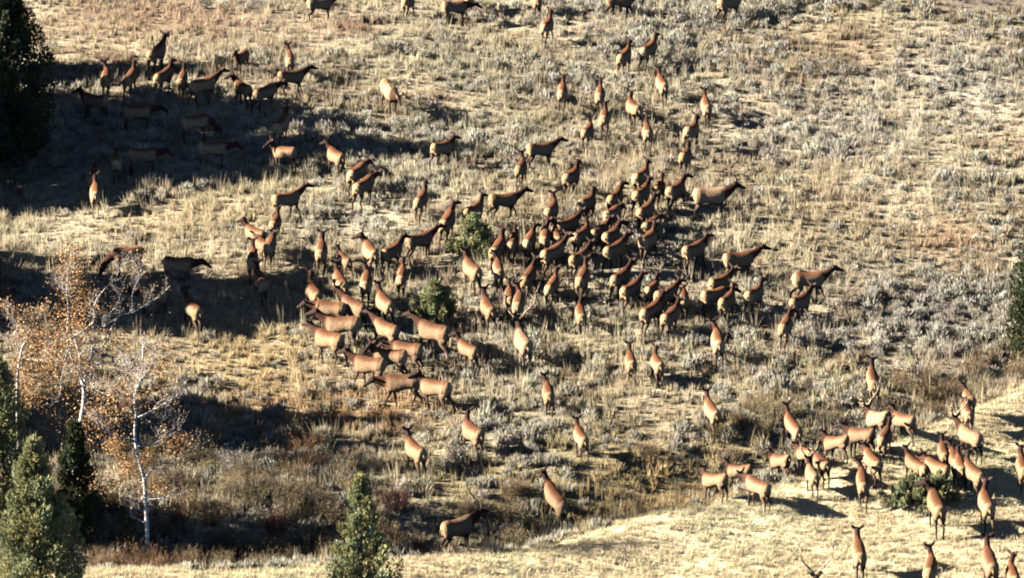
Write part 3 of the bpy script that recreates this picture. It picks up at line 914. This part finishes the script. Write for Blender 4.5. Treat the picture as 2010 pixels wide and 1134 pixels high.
    dc = tmp.modifiers.new('d', 'DECIMATE'); dc.ratio = 0.28
    dg = bpy.context.evaluated_depsgraph_get(); dg.update()
    me = bpy.data.meshes.new_from_object(tmp.evaluated_get(dg))
    bpy.data.objects.remove(tmp); bpy.data.meshes.remove(bm_me)
    me.name = 'elk'
    co = np.empty(len(me.vertices) * 3, dtype=np.float32); me.vertices.foreach_get('co', co); co = co.reshape(-1, 3).astype(float)
    # coat: torso by height, everything else by the nearest limb
    z, x = co[:, 2:3], co[:, 0:1]
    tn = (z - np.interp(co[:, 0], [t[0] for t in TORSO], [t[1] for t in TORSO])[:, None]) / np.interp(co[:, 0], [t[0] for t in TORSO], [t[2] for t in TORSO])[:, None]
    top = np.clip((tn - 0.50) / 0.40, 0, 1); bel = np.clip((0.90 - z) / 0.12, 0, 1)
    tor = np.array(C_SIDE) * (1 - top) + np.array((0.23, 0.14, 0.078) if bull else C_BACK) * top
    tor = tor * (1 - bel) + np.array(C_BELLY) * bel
    SP = np.array([s_[0] for s_ in samples]); SR = np.array([s_[1] for s_ in samples]); SC = np.array([s_[2] for s_ in samples])
    dist = np.linalg.norm(co[:, None, :] - SP[None], axis=2) - SR[None]
    wgt = np.exp(-np.clip(dist, -0.02, 1) * 45)
    lim = (wgt[:, :, None] * SC[None]).sum(1) / wgt.sum(1)[:, None]
    # how far the vertex lies outside the torso barrel
    tx = np.array([t[0] for t in TORSO]); cz = np.interp(co[:, 0], tx, [t[1] for t in TORSO]); hh = np.interp(co[:, 0], tx, [t[2] for t in TORSO]) * fat; ww = np.interp(co[:, 0], tx, [t[3] for t in TORSO]) * fat
    q = np.sqrt((co[:, 1] / ww) ** 2 + ((co[:, 2] - cz) / hh) ** 2)
    q = np.where((co[:, 0] > 0.80) | (co[:, 0] < -0.9), 3.0, q)
    m = np.clip((q - 1.05) / 0.28, 0, 1)[:, None]
    front = np.clip((x - 0.50) / 0.12, 0, 1)
    m = np.maximum(m, front * np.clip((z - 0.80) / 0.2, 0.5, 1))
    col = tor * (1 - m) + lim * m
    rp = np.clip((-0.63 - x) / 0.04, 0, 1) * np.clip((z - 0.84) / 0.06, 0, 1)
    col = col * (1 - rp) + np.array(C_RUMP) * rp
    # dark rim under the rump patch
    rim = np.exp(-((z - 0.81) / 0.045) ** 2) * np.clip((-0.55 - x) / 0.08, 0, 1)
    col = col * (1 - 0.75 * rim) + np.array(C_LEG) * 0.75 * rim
    if bull:
        col = col * np.where(m > 0.5, 0.8, 1.08)
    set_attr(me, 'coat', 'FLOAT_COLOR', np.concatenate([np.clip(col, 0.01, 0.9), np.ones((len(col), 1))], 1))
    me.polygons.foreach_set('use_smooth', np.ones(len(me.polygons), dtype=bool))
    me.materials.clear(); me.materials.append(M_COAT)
    return dict(mesh=me, co=co, head=hb, hd=hd, hn=hn, sd=sd)

def antler_mesh(ps, s, size):
    """A swept main beam with five tines, on one side of the head."""
    hb, hd, hn, sd = ps['head'], ps['hd'], ps['hn'], ps['sd'] * s
    def P(f, u, o): return hb + hd * f * size + hn * u * size + sd * o * size
    beam = smooth_line([[*P(.02, .09, .05)], [*P(-.08, .30, .22)], [*P(-.30, .52, .42)], [*P(-.52, .78, .48)], [*P(-.62, 1.05, .40)]], 16)
    parts = [(beam, np.linspace(.034, .010, 16))]
    for i, (f, u, o) in ((1, (.30, .06, .06)), (3, (.30, .12, .10)), (6, (.22, .20, .10)), (9, (.06, .34, .05)), (12, (-.08, .28, .14))):
        b = beam[i]; e = b + (hd * f + hn * u + sd * o) * size
        t = smooth_line([b, b + (e - b) * .5 + hd * .03, e + hn * .07], 6)
        parts.append((t, np.linspace(.022, .007, 6)))
    VV, FF, off = [], [], 0
    for ln, rd in parts:
        v, f = tube_arrays(ln, rd * 1.3, 6, off); VV.append(v); FF.append(f); off += len(v)
    return np.concatenate(VV), np.concatenate(FF)

POSES = {}
def pose(key):
    """Key: neck letter, gait letter, optional L or R for a turned head, optional * for a bull."""
    if key not in POSES:
        bull = key.endswith('*'); k = key.rstrip('*')
        turn = {'L': R(58), 'R': -R(58), 'l': R(28), 'r': -R(28)}.get(k[2:3], 0.0)
        POSES[key] = elk_pose(k[0], k[1], turn, bull)
    return POSES[key]

def slope_at(x, y, dx, dy):
    return float(height(x + 0.7 * dx, y + 0.7 * dy) - height(x - 0.7 * dx, y - 0.7 * dy)) / 1.4

def place_elk(cx, cy, heading, key, size, label):
    """An elk whose chest is seen at a pixel: found on the terrain there, its body sheared to the slope so the legs stay upright."""
    ps = pose(key)
    bull = key.endswith('*')
    g = ground_at(cx, cy, 1.05 * size)
    h = R(heading)                            # headings are read off the picture, where the slope is seen foreshortened
    k = 1.0 + (0.85 if math.cos(h) > 0 else 0.5) * min(1.0, max(0.0, (abs(math.sin(h)) - 0.18) / 0.4))
    a = math.atan2(math.sin(h) * k, math.cos(h))
    f = (math.cos(a), math.sin(a)); s = (-math.sin(a), math.cos(a))
    sf, sl = slope_at(g[0], g[1], *f), slope_at(g[0], g[1], *s)
    me = ps['mesh'].copy()
    wide = random.uniform(0.95, 1.07)
    def fit(co):
        c = np.array(co, dtype=float) * size
        c[:, 1] *= wide
        c[:, 2] += c[:, 0] * sf + c[:, 1] * sl
        return c
    me.vertices.foreach_set('co', fit(ps['co']).astype(np.float32).ravel())
    me.update()
    name = 'bull_elk' if bull else 'elk'
    me.name = name
    o = link(bpy.data.objects.new(name, me))
    o.location = (g[0], g[1], g[2] - 0.03)
    o.rotation_euler = (0, 0, a)
    tag(o, label, 'bull elk' if bull else 'elk', 'elk of the herd on the hillside')
    if bull:
        for sgn in (1, -1):
            v, fc = antler_mesh(ps, sgn, 1.3 if size > 1.05 else 0.95)
            link(bpy.data.objects.new('antler', mesh_from('antler', fit(v), fc, M_ANTLER, True)), o)
    return o

# chest at pixel, heading (0 right, 90 straight uphill away, 180 left, 270 towards the viewer), pose, size, label
HERD = [
 # along the top edge
 (630, 6, 14, 'fS', 1.0, 'elk cut by the top edge, furthest left there, standing side on facing right'),
 (802, 3, 62, 'fS', 0.95, 'elk at the top edge, only dark legs and belly, left of the overlapping pair'),
 (894, 13, 14, 'lS', 1.0, 'front elk of the overlapping pair at the top edge, dark side and orange rump'),
 (924, -8, 75, 'uS', 0.95, 'rear elk of the overlapping pair at the top edge, mostly out of view'),
 (1053, 0, 98, 'uS', 1.0, 'pale rumped elk at the top edge, just above the elk climbing right of centre'),
 (1074, 50, 62, 'uS', 1.0, 'elk climbing away just under the top edge, below the pale rumped one'),
 (1219, 0, 4, 'fA', 1.08, 'long legged dark elk at the top edge striding right, no rump patch lit'),
 (1433, 4, 26, 'fS', 1.05, 'elk at the top edge furthest right, pale rump and four dark legs'),
 # upper right
 (1226, 110, 54, 'uA', 1.0, 'left and lower of the two dark elk climbing side by side, upper right'),
 (1274, 96, 44, 'uA', 1.0, 'right and higher of the two dark elk climbing side by side, upper right'),
 (1104, 180, 82, 'uS', 1.0, 'lone elk seen from behind, left of the pair walking in line, upper right'),
 (1178, 186, 84, 'uA', 1.0, 'elk in front of the two walking one behind the other, upper right'),
 (1187, 231, 84, 'uB', 1.0, 'elk behind in the two walking one behind the other, upper right'),
 (1244, 212, 116, 'uS', 1.05, 'elk angled left with a broad lit flank, right of the two in line'),
 (1299, 165, 106, 'uA', 1.0, 'reddish elk climbing below the two dark climbing ones'),
 (1386, 208, 96, 'uS', 1.0, 'highest elk of the right hand string, seen from behind, reddish back'),
 (1154, 258, 60, 'uS', 0.88, 'small dark elk with a reddish rump, downhill left of the two in line'),
 (1271, 260, 92, 'uS', 0.95, 'narrow elk seen straight from behind, below the broad lit flank'),
 (1358, 256, 56, 'uA', 1.05, 'big dark backed elk touching the legs of the highest in the string'),
 (1346, 306, 66, 'uA', 0.98, 'lowest elk of the right hand string, pale rump, above the side on bull'),
 # centre top
 (1062, 292, 18, 'fS', 1.0, 'dark elk facing right with neck stretched out, above centre, yellow rump'),
 (1023, 330, 72, 'uS', 1.0, 'orange lit elk standing close behind the neck stretching one above centre'),
 (1122, 346, 50, 'uS', 1.0, 'elk with a bright cream rump and dark side, right of the orange lit one'),
 (868, 290, 34, 'fA', 0.98, 'lone dark elk walking right with red rump, at the tip of the long tree shadow'),
 (765, 178, 305, 'lS', 1.16, 'pale bodied bull with lowered antlers facing down towards the viewer*'),
 # upper left cluster
 (308, 102, 50, 'uA', 1.12, 'largest dark elk at the upper left, stepping out of shadow, pale rump'),
 (208, 152, 92, 'uS', 0.98, 'upright shaded elk nearest the tall dark juniper, one ear lit'),
 (256, 152, 68, 'uS', 0.98, 'shaded elk with a lit red shoulder, second from the tall dark juniper'),
 (322, 148, 44, 'uA', 1.0, 'dark elk with red and white rump ring, below the largest upper left elk'),
 (358, 155, 82, 'uS', 0.9, 'small elk with an orange lit neck, between the rump ring and the darkest elk'),
 (400, 165, 24, 'fA', 1.05, 'darkest elk of the upper left group, facing right beside white stems'),
 (476, 172, 138, 'uSL', 0.95, 'dark elk looking left, alone right of the upper left group'),
 (474, 112, 236, 'uS', 0.85, 'young pale elk facing the viewer, above the dark one looking left'),
 (569, 116, 95, 'uSl', 0.92, 'reddish elk with both ears spread, behind the dark elk facing right'),
 (573, 150, 22, 'fA', 1.02, 'dark elk facing right in front of the one with spread ears, upper left'),
 (521, 180, 30, 'lA', 1.0, 'dark elk with pale rump at the shadow edge, left of the one facing right'),
 (184, 196, 165, 'uS', 0.95, 'barely visible elk in deep shadow, lower left of the lit ear elk'),
 (272, 218, 12, 'lS', 1.0, 'dim grey elk in the big tree shadow, below the red shouldered elk'),
 (385, 238, 15, 'gS', 1.0, 'dim elk grazing in the big tree shadow, below the darkest elk'),
 (552, 244, 58, 'uA', 1.02, 'dark elk in the big shadow with head held up towards its right edge'),
 (283, 303, 5, 'lS', 1.0, 'left one of two dim brown elk deep in the big shadow'),
 (420, 290, 8, 'lS', 1.0, 'right one of two dim brown elk deep in the big shadow'),
 (228, 316, 96, 'lS', 0.95, 'shaded elk whose orange rump alone catches the sun, highest of three'),
 (184, 348, 92, 'lS', 0.95, 'shaded elk with a square white lit rump, middle of three at the left'),
 (187, 378, 98, 'uS', 1.0, 'dim elk standing at the shadow edge, lowest of three at the left'),
 # left of centre
 (557, 298, 152, 'uSL', 0.95, 'elk half in shadow with lit side, looking back over its shoulder'),
 (659, 306, 128, 'uS', 1.0, 'lit elk heading up left into the shadow, right of the one looking back'),
 (702, 338, 48, 'lS', 1.05, 'rear elk of the close pair with orange rumps, left of centre'),
 (715, 363, 42, 'lA', 1.05, 'front elk of the close pair with orange rumps, long dark legs'),
 (563, 390, 24, 'fS', 1.05, 'dark elk in profile looking right with long muzzle, left of centre'),
 (541, 436, 76, 'uS', 0.85, 'small reddish elk just below the dark profile with long muzzle'),
 (500, 458, 142, 'uS', 0.95, 'pinkish lit elk angled left, left of the small reddish one'),
 (530, 482, 78, 'lA', 0.98, 'elk with dark red rump and long stride, below the small reddish one'),
 (513, 478, 120, 'lS', 0.9, 'pale sided elk squeezed between the pinkish one and the dark red rump'),
 (496, 508, 92, 'uS', 1.0, 'black silhouetted elk seen from behind against yellow grass'),
 (512, 552, 112, 'uS', 0.95, 'shaded elk with one small lit rump, right below the black silhouette'),
 (250, 498, 180, 'gS', 1.02, 'black elk grazing in profile facing left, above the aspens'),
 (352, 518, 352, 'lS', 1.02, 'black elk facing right with head lowered, right of the grazing one'),
 (297, 580, 172, 'lS', 0.95, 'dim pinkish elk in shadow behind the bare aspen twigs'),
 (378, 606, 128, 'uS', 1.05, 'bright elk heading up left alone, right of the bare aspen twigs'),
 # centre left string
 (631, 492, 88, 'uS', 1.0, 'dark upright elk seen from behind, left of the broad dark one looking left'),
 (676, 510, 124, 'uS', 0.82, 'dark calf with a reddish rump beside the broad dark elk looking left'),
 (727, 494, 114, 'uSL', 1.08, 'broad dark elk with pale shoulder, its head turned left'),
 (770, 493, 38, 'uS', 0.98, 'dark elk facing right with head up, between the broad one and the ear pricked profile'),
 (825, 470, 24, 'fS', 1.0, 'dark elk in profile facing right beside the pointed juniper shrub'),
 (789, 542, 84, 'uS', 0.95, 'narrow elk seen from behind, left above the rounded juniper shrub'),
 (719, 553, 86, 'uS', 1.0, 'bright elk seen from behind, middle one of three lit in a row'),
 (668, 555, 112, 'uS', 1.05, 'bright elk with wide cream side, second of the lit row from the left'),
 (615, 574, 116, 'uS', 1.0, 'orange lit elk with pricked ears, at the left end of the lit row'),
 (755, 595, 120, 'uS', 1.0, 'bright elk angled left, between the lit row and the rounded juniper shrub'),
 (693, 601, 142, 'fS', 1.0, 'elk angled left at the top of the tight bunch left of centre'),
 (647, 605, 166, 'lS', 0.95, 'pale elk at the back of the tight bunch, half hidden by the next two'),
 (670, 636, 166, 'fS', 1.08, 'large pale elk walking left across the tight bunch left of centre'),
 (645, 665, 150, 'fS', 1.02, 'pale elk leading the tight bunch at its left, dark raised head'),
 (757, 645, 144, 'fA', 0.98, 'elk stepping left in front of a black body shadow, right of the tight bunch'),
 (850, 650, 150, 'fS', 1.12, 'large bright elk heading left below the rounded juniper shrub'),
 (918, 685, 136, 'uSl', 0.95, 'elk heading up left with ears spread, right of the large bright one'),
 (798, 686, 160, 'lS', 0.95, 'elk mostly hidden, its pale rump showing behind the lower bunch'),
 (763, 700, 166, 'uSL', 1.05, 'elk with raised reddish neck in the middle of the lower bunch, facing left'),
 (724, 715, 158, 'fS', 1.02, 'elk at the left of the lower bunch, dark neck and cream side'),
 (788, 750, 172, 'lA', 1.05, 'elk hurrying left with head stretched low, lowest in the bunch'),
 (853, 760, 155, 'uS', 1.0, 'elk with pale rump behind the one with head stretched low'),
 # centre
 (827, 391, 64, 'uS', 1.0, 'elk with a round cream and orange rump, between the close pair and the pointed shrub'),
 (878, 433, 64, 'uS', 1.05, 'elk with dark side climbing just above the pointed juniper shrub'),
 (930, 413, 40, 'uS', 1.0, 'all dark elk right behind the one above the pointed juniper shrub'),
 (990, 392, 14, 'fA', 1.0, 'dark elk walking right in profile, above the pointed juniper shrub'),
 (1083, 412, 64, 'uS', 1.0, 'elk with a white rump standing at the left end of the dense climbing rows'),
 (1153, 398, 50, 'uS', 1.0, 'elk with faint orange rump, in the gap right of the white rumped one'),
 (1208, 388, 54, 'uS', 1.0, 'upper of two elk with yellow rumps stacked in the dense rows'),
 (1203, 420, 48, 'lS', 1.0, 'lower of two elk with yellow rumps stacked in the dense rows'),
 (1259, 346, 50, 'uS', 1.02, 'topmost elk of the dense climbing rows, pale rump and head high'),
 (1259, 380, 50, 'fS', 1.0, 'elk directly below the topmost of the dense rows, cream curl on its rump'),
 (1293, 370, 62, 'uS', 0.92, 'slim dark elk between the topmost of the rows and the bull side on'),
 (1327, 372, 44, 'uS', 1.02, 'broad elk with orange and white rump, just left of the bull side on'),
 (1268, 413, 46, 'fS', 1.0, 'elk with a red spot on a white rump, left below the bull side on'),
 (1396, 384, 4, 'fS', 1.14, 'bull with antlers standing side on facing right, right of the dense rows*'),
 (1279, 442, 46, 'lS', 1.0, 'elk with pale rump at the dark shadow edge, below the red spotted rump'),
 (1273, 470, 50, 'uS', 1.04, 'elk with large round cream rump, lowest on the right of the dense rows'),
 (1201, 462, 46, 'uS', 0.95, 'elk with small orange rump, touching the back of the cream rumped elk below'),
 (1207, 490, 38, 'fS', 1.04, 'elk with long dark side and cream rump at the bottom of the dense rows'),
 (1178, 456, 42, 'fS', 0.95, 'elk with a pink ring rump in the centre of the dense rows'),
 (1142, 462, 46, 'uS', 1.0, 'elk with orange rump and white tail tip, left of the pink ring'),
 (1115, 441, 32, 'fA', 1.0, 'dark elk slanting up right above the orange rump with white tail'),
 (1070, 466, 84, 'uS', 1.0, 'elk with a pale round rump seen from behind, left in the dense rows'),
 (1093, 466, 100, 'uS', 0.95, 'elk with bright reddish neck beside the pale round rump'),
 (1086, 496, 34, 'fS', 1.05, 'large dark elk facing right, cream rump, below the bright reddish neck'),
 (1138, 506, 40, 'fS', 0.98, 'grey sided elk with white rump, right of the large dark one'),
 (1144, 544, 68, 'uS', 1.0, 'tall lit elk climbing below the grey sided one with white rump'),
 (1040, 472, 68, 'uS', 0.95, 'elk with pinkish rump, second right of the pointed juniper shrub group'),
 (1007, 476, 74, 'uS', 0.92, 'elk with small round tan rump, in shadow right of the pointed juniper shrub'),
 (977, 487, 60, 'uS', 1.0, 'elk with curved white rump touching the pointed juniper shrub'),
 (978, 528, 98, 'uS', 0.92, 'elk with pale rump and black legs, below the curved white rump'),
 (926, 528, 122, 'uS', 1.06, 'bright elk heading up left under the pointed juniper shrub'),
 (1038, 543, 60, 'uS', 0.98, 'elk with orange rump and dark side, above the two walking close together'),
 (1084, 560, 60, 'uS', 0.9, 'small pinkish elk climbing alone, right of the orange rump'),
 (1000, 583, 92, 'uS', 0.92, 'left of the two elk walking close together, orange and half hidden'),
 (1018, 594, 82, 'uS', 1.0, 'right of the two elk walking close together, cream lit back'),
 (958, 604, 112, 'uS', 1.02, 'bright elk right of the rounded juniper shrub, angled left'),
 (1140, 616, 98, 'uS', 0.88, 'small lone elk seen from behind, below the centre of the herd'),
 (1027, 672, 110, 'uS', 1.12, 'bull with wide antlers seen from behind, big cream body below centre*'),
 # right of centre
 (1219, 545, 44, 'fA', 1.02, 'tall legged elk at the left of the lower right row, orange rump'),
 (1239, 568, 40, 'fS', 1.0, 'elk with dark side and tan rump below the tall legged one'),
 (1281, 567, 54, 'uS', 0.92, 'elk with small tan rump in the middle of the lower right row'),
 (1308, 578, 34, 'fS', 1.0, 'black sided elk with a pink back, in the shadow of the lower right row'),
 (1342, 584, 86, 'lS', 0.9, 'elk whose round pink rump alone is lit, centre of the lower right row'),
 (1363, 490, 34, 'fS', 1.04, 'dark elk with round cream rump, left of the two walking right'),
 (1452, 508, 14, 'fS', 1.06, 'dark elk in profile walking right, the left one of the two leading'),
 (1590, 548, 6, 'fA', 1.08, 'dark elk in profile furthest right of the herd, striding with neck out'),
 (1414, 555, 34, 'fS', 1.0, 'elk with pale ringed rump, upper of two overlapping dark ones'),
 (1404, 580, 26, 'lS', 1.02, 'elk with orange rump and black side, lower of two overlapping dark ones'),
 (1428, 590, 50, 'uS', 0.98, 'elk with yellow rump climbing beside the two overlapping dark ones'),
 (1481, 578, 44, 'uA', 1.02, 'elk with orange rump, alone between the yellow rump and the striding profile'),
 (1571, 592, 38, 'fS', 1.02, 'elk with white curl on its rump under the striding profile'),
 (1542, 640, 66, 'uS', 1.0, 'cream lit elk climbing below the one with the white curl'),
 (1279, 610, 40, 'fS', 1.06, 'large orange rumped elk, left of the all dark one, lower right row'),
 (1316, 620, 48, 'fA', 0.95, 'all dark elk with a pale spot on its back, beside the large orange rump'),
 (1409, 670, 94, 'uS', 1.06, 'large lit elk seen from behind, alone below the lower right row'),
 (1238, 710, 96, 'uS', 0.95, 'left of two slim elk walking away side by side, orange back'),
 (1290, 714, 106, 'uS', 0.92, 'right of two slim elk walking away side by side, angled left'),
 (1397, 806, 112, 'uS', 1.05, 'lone cream elk heading up left, middle of the slope above the spur'),
 (1556, 835, 120, 'uS', 0.98, 'elk with ears up at the brush edge, left above the lower right bunch'),
 (1076, 772, 97, 'uS', 0.98, 'lone slim elk seen from behind, below the bull with wide antlers'),
 (1714, 746, 92, 'uS', 1.0, 'lone reddish elk climbing straight away, above the antlered bull at right'),
 # lower middle
 (928, 848, 126, 'uS', 1.06, 'right one of two bright elk heading up left, lower middle'),
 (815, 884, 126, 'uS', 1.06, 'left one of two bright elk heading up left, lower middle'),
 (1140, 858, 112, 'uS', 0.9, 'small orange elk climbing alone, right of the two bright ones'),
 (1090, 977, 130, 'uS', 1.06, 'bright elk at the edge of the pale spur, lowest lit one in the middle'),
 (899, 1034, 24, 'fS', 1.04, 'dark young bull facing right at the bottom, orange rump, on the spur edge*'),
 # lower right bunch
 (1402, 942, 148, 'uS', 1.0, 'leftmost elk on the pale spur, tan body and dark raised head'),
 (1450, 924, 150, 'uS', 0.95, 'white sided elk second from the left on the spur, behind two tan ones'),
 (1487, 953, 142, 'lS', 1.02, 'tan elk on the spur with head hidden by the white sided one'),
 (1531, 904, 132, 'uS', 0.98, 'elk with ears spread flat, below the one at the brush edge'),
 (1580, 890, 125, 'fS', 0.95, 'cream elk between the flat eared one and the packed walkers, dark right side'),
 (1612, 908, 118, 'lS', 0.95, 'cream elk with striped dark legs, behind the small antlered bull'),
 (1594, 932, 108, 'uS', 0.88, 'small antlered bull seen from behind, in front of the cream striped legs*'),
 (1640, 868, 146, 'uS', 1.0, 'elk at the left end of the packed walkers, orange body dark head'),
 (1689, 853, 148, 'fS', 1.05, 'brightest cream elk in the middle of the packed walkers'),
 (1737, 858, 60, 'fS', 1.0, 'tan elk leaning uphill at the right of the packed walkers'),
 (1722, 822, 132, 'uS', 1.08, 'bull with spread antlers above the packed walkers, cream shoulder*'),
 (1773, 824, 140, 'uS', 1.0, 'cream elk with black rump shadow, right of the bull with spread antlers'),
 (1712, 903, 120, 'lS', 1.0, 'cream elk partly behind the dark one standing in front, lower right'),
 (1693, 944, 90, 'uS', 1.0, 'dark elk standing with ears out, lowest in front of the packed walkers'),
 (1794, 910, 130, 'uS', 0.9, 'small elk with flat ears, left end of the group behind the dark shrub'),
 (1814, 914, 82, 'lS', 0.9, 'elk with dark narrow body, second in the group behind the dark shrub'),
 (1838, 918, 140, 'lS', 1.05, 'tan elk standing right behind the dark shrub, orange rump'),
 (1852, 888, 94, 'uS', 0.92, 'elk with raised pale neck at the back of the group behind the shrub'),
 (1873, 900, 98, 'uS', 0.95, 'elk with dark head between the raised pale neck and the reddish necks'),
 (1884, 915, 94, 'uS', 1.0, 'left one of two reddish necked elk on the spur, cream flank'),
 (1911, 928, 122, 'uS', 1.1, 'right one of two reddish necked elk on the spur, larger, black legs'),
 (1904, 856, 135, 'fS', 1.08, 'bull with long curved antlers walking away, above the reddish necked pair*'),
 (1899, 808, 96, 'lS', 0.95, 'cream elk in the string at the gully, between the round rump and the bull'),
 (1902, 782, 104, 'uS', 0.9, 'topmost elk of the string at the gully, round tan rump'),
 (1838, 990, 102, 'uSL', 1.1, 'tan elk in front of the dark shrub, reddish head turned left'),
 (1936, 988, 97, 'uS', 1.06, 'tan elk right of the dark shrub, white tail, ears raised'),
 (2008, 918, 92, 'uS', 1.0, 'elk cut by the right edge, dark head and one leg showing'),
 (1686, 1084, 92, 'uS', 1.02, 'dark elk with white rump near the bottom edge, alone on pale grass'),
 (1826, 1116, 72, 'uS', 1.02, 'red brown elk at the bottom edge, left of the taller pair'),
 (1943, 1104, 95, 'uS', 1.1, 'taller elk of the pair in the bottom right corner, reddish rump'),
 (1988, 1130, 95, 'uS', 0.95, 'shorter elk of the pair in the bottom right corner, cream back'),
 (1604, 1184, 90, 'uS', 1.12, 'bull below the bottom edge, only its wide antlers in view*'),
]
assert len({h[5] for h in HERD}) == len(HERD)
gaits = {0: 'S', 1: 'A', 2: 'C', 3: 'B'}
for i, (cx, cy, hd, key, size, label) in enumerate(HERD):
    k = key
    if label.endswith('*'):
        label = label[:-1]; k = key + '*'
    elif len(key) == 2 and key[0] in 'uf' and key[1] == 'S':
        k = key[0] + gaits[(i * 7) % 4]          # the herd is on the move: vary the step
        if key[0] == 'u' and i % 5 == 1: k += 'l'
        if key[0] == 'u' and i % 5 == 3: k += 'r'
    if 590 < cx < 880 and 560 < cy < 775: size *= 1.08
    if 1380 < cx < 1960 and 760 < cy < 965: size *= 0.91
    place_elk(cx, cy, hd, k, size, label)
